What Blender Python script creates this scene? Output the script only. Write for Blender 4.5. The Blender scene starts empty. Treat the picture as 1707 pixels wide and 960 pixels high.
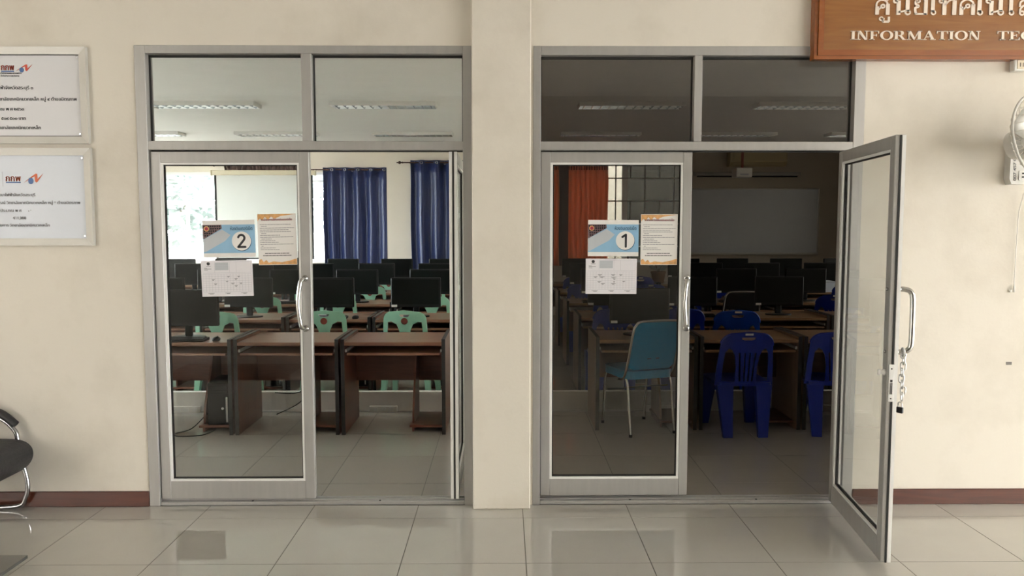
import bpy, bmesh, math, random
from mathutils import Vector, Matrix, Euler
from mathutils.geometry import delaunay_2d_cdt, interpolate_bezier, tessellate_polygon
random.seed(7)
scene = bpy.context.scene
COL = scene.collection
PI = math.pi

# ------------------------------------------------------------------ camera
F_PX, PITCH, YAW, CAM_D, CAM_H = 1338.66, 0.077662, 0.009331, 4.54486, 1.61416
cp, sp, cy, sy = math.cos(PITCH), math.sin(PITCH), math.cos(YAW), math.sin(YAW)
C_FW = Vector((sy * cp, cy * cp, -sp)); C_R = Vector((cy, -sy, 0)); C_U = C_R.cross(C_FW)
C_POS = Vector((0, -CAM_D, CAM_H))
cam_data = bpy.data.cameras.new('camera'); cam = bpy.data.objects.new('camera', cam_data); COL.objects.link(cam)
cam_data.sensor_width = 36; cam_data.lens = F_PX / 1707 * 36; cam_data.clip_end = 200; cam_data.clip_start = 0.05
cam.matrix_world = Matrix(((C_R.x, C_U.x, -C_FW.x, C_POS.x), (C_R.y, C_U.y, -C_FW.y, C_POS.y), (C_R.z, C_U.z, -C_FW.z, C_POS.z), (0, 0, 0, 1)))
scene.camera = cam

# ------------------------------------------------------------------ sky and exposure (every lamp of the place is off)
world = bpy.data.worlds.new('overcast_sky'); scene.world = world; world.use_nodes = True
bg = world.node_tree.nodes['Background']; bg.inputs[0].default_value = (0.975, 0.99, 1.0, 1); bg.inputs[1].default_value = 1.0
scene.view_settings.view_transform = 'Standard'; scene.view_settings.look = 'None'
scene.view_settings.gamma = 1; scene.view_settings.use_curve_mapping = False
scene.view_settings.exposure = 4.42
scene.cycles.diffuse_bounces = 6; scene.cycles.max_bounces = 14; scene.cycles.transparent_max_bounces = 24; scene.cycles.glossy_bounces = 5
scene.cycles.caustics_reflective = False; scene.cycles.caustics_refractive = False

def at(px, py, Y):            # the point seen at a pixel of the 1707x960 frame, on the plane y = Y
    d = C_FW + C_R * ((px - 853.5) / F_PX) - C_U * ((py - 480) / F_PX)
    return C_POS + d * ((Y - C_POS.y) / d.y)
def at_z(px, py, Z):
    d = C_FW + C_R * ((px - 853.5) / F_PX) - C_U * ((py - 480) / F_PX)
    return C_POS + d * ((Z - C_POS.z) / d.z)
def px_of(p):
    d = Vector(p) - C_POS; z = d.dot(C_FW)
    return 853.5 + F_PX * d.dot(C_R) / z, 480 - F_PX * d.dot(C_U) / z

# ------------------------------------------------------------------ materials
def nodes_of(name):
    m = bpy.data.materials.new(name); m.use_nodes = True
    nt = m.node_tree; return m, nt, nt.nodes['Principled BSDF']
def mat(name, col, rough=0.5, metal=0.0, vary=0.0, scale=8.0, stretch=(1, 1, 1), bump=0.0, bscale=60.0, spec=0.5, coat=0.0, obj_vary=0.0, ior=None):
    m, nt, b = nodes_of(name)
    b.inputs['Base Color'].default_value = (*col, 1); b.inputs['Roughness'].default_value = rough
    b.inputs['Metallic'].default_value = metal; b.inputs['Specular IOR Level'].default_value = spec; b.inputs['Coat Weight'].default_value = coat
    b.inputs['Coat Roughness'].default_value = 0.05
    if ior: b.inputs['IOR'].default_value = ior
    L = nt.links.new
    tc = nt.nodes.new('ShaderNodeTexCoord'); mp = nt.nodes.new('ShaderNodeMapping'); mp.inputs['Scale'].default_value = stretch
    L(tc.outputs['Object'], mp.inputs[0])
    src = None
    if vary:
        n = nt.nodes.new('ShaderNodeTexNoise'); n.inputs['Scale'].default_value = scale; n.inputs['Detail'].default_value = 6; n.inputs['Roughness'].default_value = 0.6
        L(mp.outputs[0], n.inputs[0])
        r = nt.nodes.new('ShaderNodeMapRange'); r.inputs[1].default_value = 0.25; r.inputs[2].default_value = 0.75
        r.inputs[3].default_value = 1 - vary; r.inputs[4].default_value = 1 + vary
        L(n.outputs[0], r.inputs[0]); src = r.outputs[0]
    if obj_vary:
        oi = nt.nodes.new('ShaderNodeObjectInfo'); r2 = nt.nodes.new('ShaderNodeMapRange'); r2.inputs[3].default_value = 1 - obj_vary; r2.inputs[4].default_value = 1 + obj_vary
        L(oi.outputs['Random'], r2.inputs[0])
        if src is not None:
            mu = nt.nodes.new('ShaderNodeMath'); mu.operation = 'MULTIPLY'; L(src, mu.inputs[0]); L(r2.outputs[0], mu.inputs[1]); src = mu.outputs[0]
        else: src = r2.outputs[0]
    if src is not None:
        vm = nt.nodes.new('ShaderNodeVectorMath'); vm.operation = 'SCALE'; vm.inputs[0].default_value = col; L(src, vm.inputs['Scale'])
        L(vm.outputs[0], b.inputs['Base Color'])
    if bump:
        n = nt.nodes.new('ShaderNodeTexNoise'); n.inputs['Scale'].default_value = bscale; n.inputs['Detail'].default_value = 4; L(mp.outputs[0], n.inputs[0])
        bp = nt.nodes.new('ShaderNodeBump'); bp.inputs['Strength'].default_value = bump; bp.inputs['Distance'].default_value = 0.01
        L(n.outputs[0], bp.inputs['Height']); L(bp.outputs[0], b.inputs['Normal'])
    return m
def wood(name, c1, c2, rough=0.35, axis=0, spec=0.5):
    m, nt, b = nodes_of(name); L = nt.links.new
    tc = nt.nodes.new('ShaderNodeTexCoord'); mp = nt.nodes.new('ShaderNodeMapping')
    s = [9, 9, 9]; s[axis] = 0.9; mp.inputs['Scale'].default_value = s
    L(tc.outputs['Object'], mp.inputs[0])
    n = nt.nodes.new('ShaderNodeTexNoise'); n.inputs['Scale'].default_value = 3; n.inputs['Detail'].default_value = 8; n.inputs['Distortion'].default_value = 1.2
    L(mp.outputs[0], n.inputs[0])
    cr = nt.nodes.new('ShaderNodeValToRGB'); cr.color_ramp.elements[0].color = (*c1, 1); cr.color_ramp.elements[1].color = (*c2, 1)
    cr.color_ramp.elements[0].position = 0.3; cr.color_ramp.elements[1].position = 0.7
    L(n.outputs[0], cr.inputs[0]); L(cr.outputs[0], b.inputs['Base Color']); b.inputs['Roughness'].default_value = rough; b.inputs['Specular IOR Level'].default_value = spec
    return m
def glass(name, tint, rough=0.0):
    m = bpy.data.materials.new(name); m.use_nodes = True; nt = m.node_tree; nt.nodes.clear(); L = nt.links.new
    out = nt.nodes.new('ShaderNodeOutputMaterial'); mx = nt.nodes.new('ShaderNodeMixShader'); tr = nt.nodes.new('ShaderNodeBsdfTransparent'); gl = nt.nodes.new('ShaderNodeBsdfGlossy')
    tr.inputs[0].default_value = (*tint, 1); gl.inputs['Roughness'].default_value = rough; gl.inputs[0].default_value = (1, 1, 1, 1)
    lw = nt.nodes.new('ShaderNodeLayerWeight'); pw = nt.nodes.new('ShaderNodeMath'); pw.operation = 'POWER'; pw.inputs[1].default_value = 5
    ma = nt.nodes.new('ShaderNodeMath'); ma.operation = 'MULTIPLY_ADD'; ma.inputs[1].default_value = 0.92; ma.inputs[2].default_value = 0.035
    lw.inputs['Blend'].default_value = 0.5
    L(lw.outputs['Facing'], pw.inputs[0]); L(pw.outputs[0], ma.inputs[0]); L(ma.outputs[0], mx.inputs[0]); L(tr.outputs[0], mx.inputs[1]); L(gl.outputs[0], mx.inputs[2]); L(mx.outputs[0], out.inputs[0])
    return m
def cloth(name, col, trans, rough=0.8, vary=0.1, sheen=0.0):
    m, nt, b = nodes_of(name); L = nt.links.new
    b.inputs['Base Color'].default_value = (*col, 1); b.inputs['Roughness'].default_value = rough; b.inputs['Sheen Weight'].default_value = sheen
    out = nt.nodes['Material Output']
    if trans:
        t = nt.nodes.new('ShaderNodeBsdfTranslucent'); t.inputs[0].default_value = (*col, 1); mx = nt.nodes.new('ShaderNodeMixShader'); mx.inputs[0].default_value = trans
        L(b.outputs[0], mx.inputs[1]); L(t.outputs[0], mx.inputs[2]); L(mx.outputs[0], out.inputs[0])
    return m
def wall_mat(name, col, stain, amount=0.5):
    m, nt, b = nodes_of(name); L = nt.links.new
    tc = nt.nodes.new('ShaderNodeTexCoord')
    n = nt.nodes.new('ShaderNodeTexNoise'); n.inputs['Scale'].default_value = 1.6; n.inputs['Detail'].default_value = 9; n.inputs['Roughness'].default_value = 0.62
    L(tc.outputs['Object'], n.inputs[0])
    r = nt.nodes.new('ShaderNodeMapRange'); r.inputs[1].default_value = 0.48; r.inputs[2].default_value = 0.78; r.inputs[4].default_value = amount; L(n.outputs[0], r.inputs[0])
    mx = nt.nodes.new('ShaderNodeMix'); mx.data_type = 'RGBA'; mx.inputs[6].default_value = (*col, 1); mx.inputs[7].default_value = (*stain, 1); L(r.outputs[0], mx.inputs[0])
    n2 = nt.nodes.new('ShaderNodeTexNoise'); n2.inputs['Scale'].default_value = 55; n2.inputs['Detail'].default_value = 3; L(tc.outputs['Object'], n2.inputs[0])
    bp = nt.nodes.new('ShaderNodeBump'); bp.inputs['Strength'].default_value = 0.06; bp.inputs['Distance'].default_value = 0.01; L(n2.outputs[0], bp.inputs['Height']); L(bp.outputs[0], b.inputs['Normal'])
    L(mx.outputs[2], b.inputs['Base Color']); b.inputs['Roughness'].default_value = 0.75; b.inputs['Specular IOR Level'].default_value = 0.25
    return m

M = {}
M['plaster'] = wall_mat('cream_plaster', (0.735, 0.69, 0.615), (0.56, 0.51, 0.435), 0.7)
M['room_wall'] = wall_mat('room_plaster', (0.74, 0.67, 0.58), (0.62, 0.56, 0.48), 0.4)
M['dim_wall'] = wall_mat('dimmed_room_plaster', (0.52, 0.47, 0.40), (0.42, 0.38, 0.33), 0.4)  # room plaster darkened; the dimness of room one is put into the colour
M['shade_wall'] = wall_mat('added_wall_grey', (0.30, 0.285, 0.26), (0.24, 0.23, 0.21), 0.4)  # dark tone for the added rear wall, weakens what the glass reflects
M['ceiling'] = mat('white_ceiling', (0.78, 0.77, 0.74), 0.8, vary=0.03, scale=3)
M['alu'] = mat('grey_aluminium', (0.40, 0.39, 0.375), 0.42, 0.3, vary=0.06, scale=5, stretch=(6, 6, 0.6), spec=0.5)
M['alu_edge'] = mat('lit_pale_aluminium', (0.80, 0.80, 0.79), 0.4, 0.0, vary=0.04)  # lighter than the frame grey; light from the right put into its colour
M['board_frame'] = mat('satin_board_frame', (0.58, 0.565, 0.53), 0.4, 0.1, vary=0.04)
M['gasket'] = mat('black_rubber', (0.015, 0.014, 0.013), 0.7)
M['glass'] = glass('door_glass', (0.93, 0.94, 0.93))
M['glass_smoke'] = glass('smoked_glass', (0.9, 0.9, 0.9))
M['win_glass'] = glass('window_glass', (0.95, 0.99, 0.99))
M['dark_glass'] = glass('dark_film_glass', (0.10, 0.10, 0.095))
M['dimming_glass'] = glass('daylight_cutting_glass', (0.38, 0.375, 0.355))  # tint added to cut the daylight entering room one
M['grout'] = mat('grey_grout', (0.13, 0.12, 0.105), 0.8)
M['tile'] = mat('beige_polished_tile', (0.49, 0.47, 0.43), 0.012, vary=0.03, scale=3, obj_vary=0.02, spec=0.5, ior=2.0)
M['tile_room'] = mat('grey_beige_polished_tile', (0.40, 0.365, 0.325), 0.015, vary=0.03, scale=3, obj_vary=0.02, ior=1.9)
M['baseboard'] = wood('red_brown_skirting', (0.062, 0.014, 0.007), (0.10, 0.024, 0.012), 0.3)
M['board_white'] = mat('white_banner', (0.64, 0.64, 0.67), 0.4, vary=0.02, scale=2, bump=0.02, bscale=3)
M['board_blue'] = mat('pale_blue_board', (0.60, 0.64, 0.72), 0.35, vary=0.02, scale=2)
M['ink'] = mat('black_ink', (0.03, 0.03, 0.035), 0.6)
M['ink_grey'] = mat('grey_ink', (0.22, 0.22, 0.24), 0.6)
M['ink_pale'] = mat('pale_grey_ink', (0.45, 0.45, 0.50), 0.6)
M['red'] = mat('red_print', (0.55, 0.06, 0.03), 0.5)
M['dark_red'] = mat('crimson_print', (0.38, 0.03, 0.06), 0.5)
M['orange_red'] = mat('orange_red_print', (0.62, 0.12, 0.04), 0.5)
M['blue_print'] = mat('blue_print', (0.06, 0.13, 0.32), 0.5)
M['sky_print'] = mat('sky_blue_print', (0.27, 0.48, 0.68), 0.4, vary=0.06, scale=12)
M['navy_print'] = mat('navy_print', (0.03, 0.10, 0.22), 0.5)
M['orange_print'] = mat('orange_print', (0.72, 0.40, 0.16), 0.5, vary=0.35, scale=40)
M['paper'] = mat('white_paper', (0.76, 0.74, 0.78), 0.6, vary=0.02)
M['paper_warm'] = mat('laminated_paper', (0.80, 0.78, 0.76), 0.35, vary=0.02)
M['laptop'] = mat('laptop_grey_print', (0.50, 0.53, 0.57), 0.5, vary=0.05)
M['purple'] = mat('plum_print', (0.16, 0.10, 0.11), 0.5, vary=0.3, scale=120)
M['sign_wood'] = wood('varnished_sign_wood', (0.235, 0.088, 0.018), (0.32, 0.135, 0.034), 0.3)
M['sign_frame'] = wood('sign_moulding', (0.26, 0.075, 0.018), (0.32, 0.11, 0.03), 0.25)
M['letter'] = mat('cream_lettering', (0.84, 0.74, 0.64), 0.45)
M['chrome'] = mat('brushed_steel', (0.58, 0.57, 0.55), 0.16, 1.0)
M['chrome_dark'] = mat('steel', (0.42, 0.42, 0.43), 0.22, 1.0)
M['zinc'] = mat('zinc_chain', (0.62, 0.62, 0.60), 0.35, 0.8)
M['black'] = mat('black_plastic', (0.008, 0.008, 0.009), 0.4, spec=0.3)
M['black_gloss'] = mat('black_screen', (0.004, 0.005, 0.005), 0.3, spec=0.22)
M['leather'] = mat('black_leatherette', (0.018, 0.018, 0.020), 0.42, bump=0.25, bscale=25)
M['table_top'] = mat('dark_glass_table', (0.06, 0.06, 0.058), 0.08)
M['desk_top'] = wood('walnut_laminate_top', (0.20, 0.095, 0.060), (0.28, 0.145, 0.095), 0.28, 0)
M['desk_side'] = wood('walnut_laminate', (0.105, 0.033, 0.019), (0.16, 0.055, 0.032), 0.35, 2)
M['desk_panel'] = wood('walnut_laminate_panel', (0.105, 0.033, 0.019), (0.16, 0.055, 0.032), 0.35, 0)
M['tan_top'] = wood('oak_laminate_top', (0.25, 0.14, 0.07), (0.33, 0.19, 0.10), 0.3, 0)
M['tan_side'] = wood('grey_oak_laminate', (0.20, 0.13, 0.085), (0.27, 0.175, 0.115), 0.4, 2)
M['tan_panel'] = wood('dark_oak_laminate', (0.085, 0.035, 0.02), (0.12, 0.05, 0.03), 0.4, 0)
M['edge'] = mat('black_edge_band', (0.016, 0.014, 0.014), 0.45)
M['green'] = mat('mint_green_plastic', (0.30, 0.58, 0.43), 0.4, vary=0.05)
M['emblem'] = mat('red_brown_emblem', (0.22, 0.055, 0.04), 0.5)
M['blue'] = mat('royal_blue_plastic', (0.002, 0.014, 0.20), 0.3, vary=0.05)
M['blue_bright'] = mat('bright_blue_plastic', (0.003, 0.05, 0.34), 0.25, vary=0.05)
M['teal'] = mat('teal_vinyl', (0.002, 0.21, 0.40), 0.35, bump=0.1, bscale=40)
M['navy_cloth'] = cloth('royal_blue_curtain_cloth', (0.006, 0.016, 0.085), 0.0, 0.4, sheen=0.1)
M['orange_cloth'] = cloth('orange_curtain_cloth', (0.74, 0.33, 0.20), 0.55)
M['orange_dark'] = cloth('brown_curtain_heading', (0.22, 0.11, 0.07), 0.2)
M['brown_cloth'] = cloth('gathered_brown_cloth', (0.10, 0.06, 0.055), 0.1)
M['bronze'] = mat('dark_bronze_rod', (0.07, 0.035, 0.025), 0.4, 0.4)
M['white_pl'] = mat('white_plastic', (0.72, 0.71, 0.68), 0.4)
M['cream_pl'] = mat('cream_plastic', (0.66, 0.58, 0.44), 0.4)
M['yellowed'] = mat('yellowed_plastic', (0.46, 0.38, 0.22), 0.45)
M['white_frame'] = mat('white_window_frame', (0.78, 0.78, 0.78), 0.4)
M['screen_cloth'] = cloth('matte_white_screen', (0.74, 0.735, 0.72), 0.12)
M['board_face'] = mat('whiteboard_face', (0.50, 0.53, 0.57), 0.25, vary=0.02)
M['grey_bar'] = mat('grey_painted_bar', (0.36, 0.35, 0.33), 0.5)
M['trunk'] = mat('white_trunking', (0.74, 0.72, 0.67), 0.5, vary=0.03)
M['fan_grey'] = mat('fan_grey_plastic', (0.62, 0.61, 0.58), 0.35)
M['fan_wire'] = mat('fan_wire_plastic', (0.60, 0.57, 0.52), 0.4)
M['tin'] = mat('polished_louvre_aluminium', (0.75, 0.80, 0.84), 0.12, 1.0)
M['leaf'] = cloth('leaf_green', (0.33, 0.37, 0.36), 0.35, 0.6)
M['bark'] = mat('bark', (0.12, 0.09, 0.06), 0.9, vary=0.3, scale=20)
M['pot'] = mat('terracotta_pot', (0.22, 0.12, 0.06), 0.7, vary=0.1)
M['ground'] = mat('pale_yard', (0.27, 0.255, 0.235), 0.9, vary=0.15, scale=0.6)
M['tape'] = mat('grey_tape', (0.20, 0.185, 0.17), 0.6)

# ------------------------------------------------------------------ mesh building
class MB:
    def __init__(s): s.v, s.f, s.s = [], [], []
    def add(s, verts, faces, smooth=False):
        o = len(s.v); s.v += [tuple(p) for p in verts]
        for f in faces: s.f.append(tuple(i + o for i in f)); s.s.append(smooth)
        return s
    def box(s, x0, x1, y0, y1, z0, z1, bev=0.0, seg=1):
        if x0 > x1: x0, x1 = x1, x0
        if y0 > y1: y0, y1 = y1, y0
        if z0 > z1: z0, z1 = z1, z0
        if bev:
            bm = bmesh.new(); bmesh.ops.create_cube(bm, size=1)
            for v in bm.verts: v.co = Vector(((x0 + x1) / 2 + v.co.x * (x1 - x0), (y0 + y1) / 2 + v.co.y * (y1 - y0), (z0 + z1) / 2 + v.co.z * (z1 - z0)))
            bmesh.ops.bevel(bm, geom=bm.edges[:], offset=min(bev, .49 * min(x1 - x0, y1 - y0, z1 - z0)), segments=seg, affect='EDGES')
            bm.verts.index_update(); s.add([v.co for v in bm.verts], [[v.index for v in f.verts] for f in bm.faces], seg > 1); bm.free(); return s
        return s.add([(x0, y0, z0), (x1, y0, z0), (x1, y1, z0), (x0, y1, z0), (x0, y0, z1), (x1, y0, z1), (x1, y1, z1), (x0, y1, z1)],
                     [(0, 3, 2, 1), (4, 5, 6, 7), (0, 1, 5, 4), (1, 2, 6, 5), (2, 3, 7, 6), (3, 0, 4, 7)])
    def cyl(s, p0, p1, r0, r1=None, n=12):
        return s.tube([p0, p1], r0, n, r1)
    def tube(s, pts, r, n=8, r1=None, closed=False, flat=1.0):
        pts = [Vector(p) for p in pts]; k = len(pts)
        if r1 is None: r1 = r
        V, Fc = [], []; prev = None
        for i, p in enumerate(pts):
            if closed: t = (pts[(i + 1) % k] - pts[i - 1])
            else: t = (pts[min(i + 1, k - 1)] - pts[max(i - 1, 0)])
            if t.length < 1e-9: t = Vector((0, 0, 1))
            t.normalize()
            if prev is None:
                a = Vector((0, 0, 1)) if abs(t.z) < 0.9 else Vector((1, 0, 0)); u = t.cross(a).normalized()
            else:
                u = prev - t * prev.dot(t)
                u = u.normalized() if u.length > 1e-6 else t.orthogonal().normalized()
            prev = u; w = t.cross(u); rr = r + (r1 - r) * i / max(1, k - 1)
            for j in range(n):
                a = 2 * PI * j / n; V.append(p + u * (math.cos(a) * rr) + w * (math.sin(a) * rr * flat))
        m = k if closed else k - 1
        for i in range(m):
            for j in range(n):
                a, b = i * n + j, i * n + (j + 1) % n; c, d = ((i + 1) % k) * n + (j + 1) % n, ((i + 1) % k) * n + j
                Fc.append((a, d, c, b))
        s.add(V, Fc, True)
        if not closed: s.add(V[:n], [tuple(range(n))]); s.add(V[-n:], [tuple(reversed(range(n)))])
        return s
    def loft(s, rings, cap=True, smooth=True):      # rings of equal length
        n = len(rings[0]); V = [p for r in rings for p in r]; Fc = []
        for i in range(len(rings) - 1):
            for j in range(n): Fc.append((i * n + j, i * n + (j + 1) % n, (i + 1) * n + (j + 1) % n, (i + 1) * n + j))
        s.add(V, Fc, smooth)
        if cap: s.add(rings[0], [tuple(reversed(range(n)))]); s.add(rings[-1], [tuple(range(n))])
        return s
    def lathe(s, prof, c=(0, 0, 0), n=20, axis='z'):
        rings = []
        for r, h in prof:
            ring = []
            for j in range(n):
                a = 2 * PI * j / n; q = (r * math.cos(a), r * math.sin(a), h)
                if axis == 'y': q = (q[0], h, -q[1])
                if axis == 'x': q = (h, q[0], q[1])
                ring.append((q[0] + c[0], q[1] + c[1], q[2] + c[2]))
            rings.append(ring)
        return s.loft(rings)
    def ball(s, c, r, sc=(1, 1, 1), n=12, m=8):
        prof = [(max(1e-4, r * math.sin(PI * i / m)), -r * math.cos(PI * i / m)) for i in range(m + 1)]
        rings = [[(c[0] + q * math.cos(2 * PI * j / n) * sc[0], c[1] + q * math.sin(2 * PI * j / n) * sc[1], c[2] + h * sc[2]) for j in range(n)] for q, h in prof]
        return s.loft(rings)
    def plate(s, outer, holes=(), axis='y', a=0.0, b=0.01, grid=0, fn=None):
        # flat outline (2D) with holes, extruded from a to b along axis; fn maps each point afterwards
        loops = [list(outer)] + [list(h) for h in holes]
        pts = [Vector((p[0], p[1])) for l in loops for p in l]; edges = []; o = 0
        for l in loops:
            edges += [(o + i, o + (i + 1) % len(l)) for i in range(len(l))]; o += len(l)
        nb = len(pts)
        def inside(x, y, poly):
            c = False; j = len(poly) - 1
            for i in range(len(poly)):
                xi, yi = poly[i][0], poly[i][1]; xj, yj = poly[j][0], poly[j][1]
                if (yi > y) != (yj > y) and x < (xj - xi) * (y - yi) / (yj - yi) + xi: c = not c
                j = i
            return c
        ok = lambda x, y: inside(x, y, loops[0]) and not any(inside(x, y, h) for h in loops[1:])
        if grid:
            xs = [p.x for p in pts]; ys = [p.y for p in pts]; x = min(xs) + grid * .5
            while x < max(xs):
                y = min(ys) + grid * .5
                while y < max(ys):
                    if ok(x, y): pts.append(Vector((x, y)))
                    y += grid
                x += grid
        V2, E2, F2, *_ = delaunay_2d_cdt(pts, edges, [], 0, 1e-7)
        tris = []
        for f in F2:
            cx = sum(V2[i].x for i in f) / len(f); cyy = sum(V2[i].y for i in f) / len(f)
            if ok(cx, cyy): tris.append(list(f))
        def P(q, h):
            r = (q[0], h, q[1]) if axis == 'y' else ((h, q[0], q[1]) if axis == 'x' else (q[0], q[1], h))
            return fn(*r) if fn else r
        nv = len(V2); V = [P(v, a) for v in V2] + [P(v, b) for v in V2]; Fc = []
        flip = axis == 'y'
        for t in tris:
            lo = t if flip else t[::-1]; hi = [i + nv for i in (t[::-1] if flip else t)]
            Fc.append(tuple(lo)); Fc.append(tuple(hi))
        cnt = {}
        for t in tris:
            for i in range(len(t)): cnt[(t[i], t[(i + 1) % len(t)])] = 1
        for (i, j) in list(cnt):
            if (j, i) not in cnt: Fc.append((i, j, j + nv, i + nv) if not flip else (j, i, i + nv, j + nv))
        return s.add(V, Fc)
    def build(s, name, m, parent=None, smooth=None):
        me = bpy.data.meshes.new(name); me.from_pydata(s.v, [], s.f); me.materials.append(M[m] if isinstance(m, str) else m)
        sm = s.s if smooth is None else [smooth] * len(s.f)
        me.polygons.foreach_set('use_smooth', sm); me.update()
        o = bpy.data.objects.new(name, me); COL.objects.link(o)
        if parent is not None: o.parent = parent
        return o

def empty(name, loc=(0, 0, 0), rz=0.0, rx=0.0, ry=0.0):
    o = bpy.data.objects.new(name, None); COL.objects.link(o); o.location = loc; o.rotation_euler = (rx, ry, rz); o.empty_display_size = 0.1; return o
def tag(o, label, cat, group=None):
    o['label'] = label; o['category'] = cat
    if group: o['group'] = group
    return o
def struct(o): o['kind'] = 'structure'; return o
def copy_tree(o, parent=None):
    c = o.copy(); COL.objects.link(c); c.parent = parent
    for ch in list(o.children): copy_tree(ch, c)
    return c
def arc(cx, cyy, r, a0, a1, n=8, ry=None):
    ry = r if ry is None else ry
    return [(cx + r * math.cos(math.radians(a0 + (a1 - a0) * i / n)), cyy + ry * math.sin(math.radians(a0 + (a1 - a0) * i / n))) for i in range(n + 1)]
def rrect(x0, x1, y0, y1, r, n=4):
    return arc(x1 - r, y1 - r, r, 0, 90, n) + arc(x0 + r, y1 - r, r, 90, 180, n) + arc(x0 + r, y0 + r, r, 180, 270, n) + arc(x1 - r, y0 + r, r, 270, 360, n)
def smooth_path(pts, n=6):         # Catmull-Rom through points
    P = [Vector(p) for p in pts]; out = []
    for i in range(len(P) - 1):
        a, b, c, d = P[max(i - 1, 0)], P[i], P[i + 1], P[min(i + 2, len(P) - 1)]
        for k in range(n):
            t = k / n
            out.append(0.5 * ((2 * b) + (c - a) * t + (2 * a - 5 * b + 4 * c - d) * t * t + (3 * b - a - 3 * c + d) * t ** 3))
    out.append(P[-1]); return out
def stroke(mb, pts, w, a, b):      # a flat ribbon of width w along a 2D polyline, extruded between y=a and y=b
    P = [Vector(p) for p in pts]; L, R = [], []
    for i, p in enumerate(P):
        t = P[min(i + 1, len(P) - 1)] - P[max(i - 1, 0)]; t = t.normalized() if t.length else Vector((1, 0)); n = Vector((-t.y, t.x)) * w / 2
        L.append(p + n); R.append(p - n)
    for i in range(len(P) - 1):
        q = [L[i], R[i], R[i + 1], L[i + 1]]
        mb.add([(v.x, a, v.y) for v in q] + [(v.x, b, v.y) for v in q], [(0, 1, 2, 3), (7, 6, 5, 4), (0, 4, 5, 1), (1, 5, 6, 2), (2, 6, 7, 3), (3, 7, 4, 0)])
def text_loops(body):              # outlines of a text in em units
    c = bpy.data.curves.new('t', 'FONT'); c.body = body; c.size = 1.0; c.resolution_u = 3
    o = bpy.data.objects.new('t', c); COL.objects.link(o)
    dg = bpy.context.evaluated_depsgraph_get(); cu = o.evaluated_get(dg).to_curve(dg)
    loops = []
    for s in cu.splines:
        if s.type == 'BEZIER':
            bp = s.bezier_points; n = len(bp); l = []
            for i in range(n):
                p, q = bp[i], bp[(i + 1) % n]
                straight = p.handle_right_type == 'VECTOR' and q.handle_left_type == 'VECTOR'
                pts = [p.co] if straight else interpolate_bezier(p.co, p.handle_right, q.handle_left, q.co, 4)[:-1]
                l += [(v.x, v.y) for v in pts]
        else: l = [(p.co.x, p.co.y) for p in s.points]
        cl = []
        for q in l:
            if not cl or abs(q[0] - cl[-1][0]) + abs(q[1] - cl[-1][1]) > 1e-4: cl.append(q)
        if len(cl) > 2: loops.append(cl)
    bpy.data.objects.remove(o); bpy.data.curves.remove(c)
    return loops
def area2(l): return sum(l[i][0] * l[(i + 1) % len(l)][1] - l[(i + 1) % len(l)][0] * l[i][1] for i in range(len(l))) / 2
TEXT_CACHE = {}
def text_mb(body, x0, z0, width=None, height=None, y=0.0, th=0.0006, right=False, bold=1):
    if body not in TEXT_CACHE: TEXT_CACHE[body] = text_loops(body)
    loops = TEXT_CACHE[body]; mb = MB()
    if not loops: return mb
    xs = [q[0] for l in loops for q in l]; mnx, mxx = min(xs), max(xs)
    sx = width / (mxx - mnx) if width else height / 0.7
    sz = height / 0.7 if height else sx
    ref = max(loops, key=lambda l: abs(area2(l))); sg = 1 if area2(ref) > 0 else -1
    outers = [l for l in loops if area2(l) * sg > 0]; holes = [l for l in loops if area2(l) * sg <= 0]
    def inside(p, poly):
        c = False; j = len(poly) - 1
        for i in range(len(poly)):
            if (poly[i][1] > p[1]) != (poly[j][1] > p[1]) and p[0] < (poly[j][0] - poly[i][0]) * (p[1] - poly[i][1]) / (poly[j][1] - poly[i][1]) + poly[i][0]: c = not c
            j = i
        return c
    off0 = x0 - mnx * sx if not right else x0 - mxx * sx
    for off, ol in [(off0 + d * sx * .03 * bold, l) for d in ((-1, 0, 1) if bold else (0,)) for l in outers]:
        hs = [h for h in holes if inside(h[0], ol)]
        T = lambda l: [(q[0] * sx + off, q[1] * sz + z0) for q in l]
        mb.plate(T(ol), [T(h) for h in hs], 'y', y - th, y)
    return mb

# ================================================================== the setting
Y_BACK = 9.9; CEIL = 2.97; YJOG = 8.8
LX0, LX1 = -6.9, -0.12        # room two (left)
RX0, RX1 = 0.04, 6.4          # room one (right)
OL0, OL1 = -2.045, -0.183     # left opening
OR0, OR1 = 0.161, 2.016       # right opening
OTOP = 2.606

def wall_xz(name, x0, x1, z0, z1, y0, y1, holes, m):
    xs = sorted({x0, x1, *[h[0] for h in holes], *[h[1] for h in holes]}); zs = sorted({z0, z1, *[h[2] for h in holes], *[h[3] for h in holes]})
    mb = MB()
    for i in range(len(xs) - 1):
        for j in range(len(zs) - 1):
            cx, cz = (xs[i] + xs[i + 1]) / 2, (zs[j] + zs[j + 1]) / 2
            if not any(h[0] < cx < h[1] and h[2] < cz < h[3] for h in holes): mb.box(xs[i], xs[i + 1], y0, y1, zs[j], zs[j + 1])
    return struct(mb.build(name, m))
wall_xz('wall_front', -7.4, 15.0, -0.1, 3.3, 0.0, 0.15, [(OL0, OL1, -0.2, OTOP), (OR0, OR1, -0.2, OTOP)], 'plaster')
cl, cr_ = at(787.5, 600, -0.075).x, at(884.5, 600, -0.075).x
struct(MB().box(cl, cr_, -0.075, 0.0, 0.0, 3.3, 0.006).build('wall_pillar', 'plaster'))
struct(MB().box(LX1, RX0, 0.15, 10.1, -0.1, 3.1).build('wall_partition', 'room_wall'))
WSY = (0.9, 9.5, 0.9, 2.7)
wl = MB()
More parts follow.
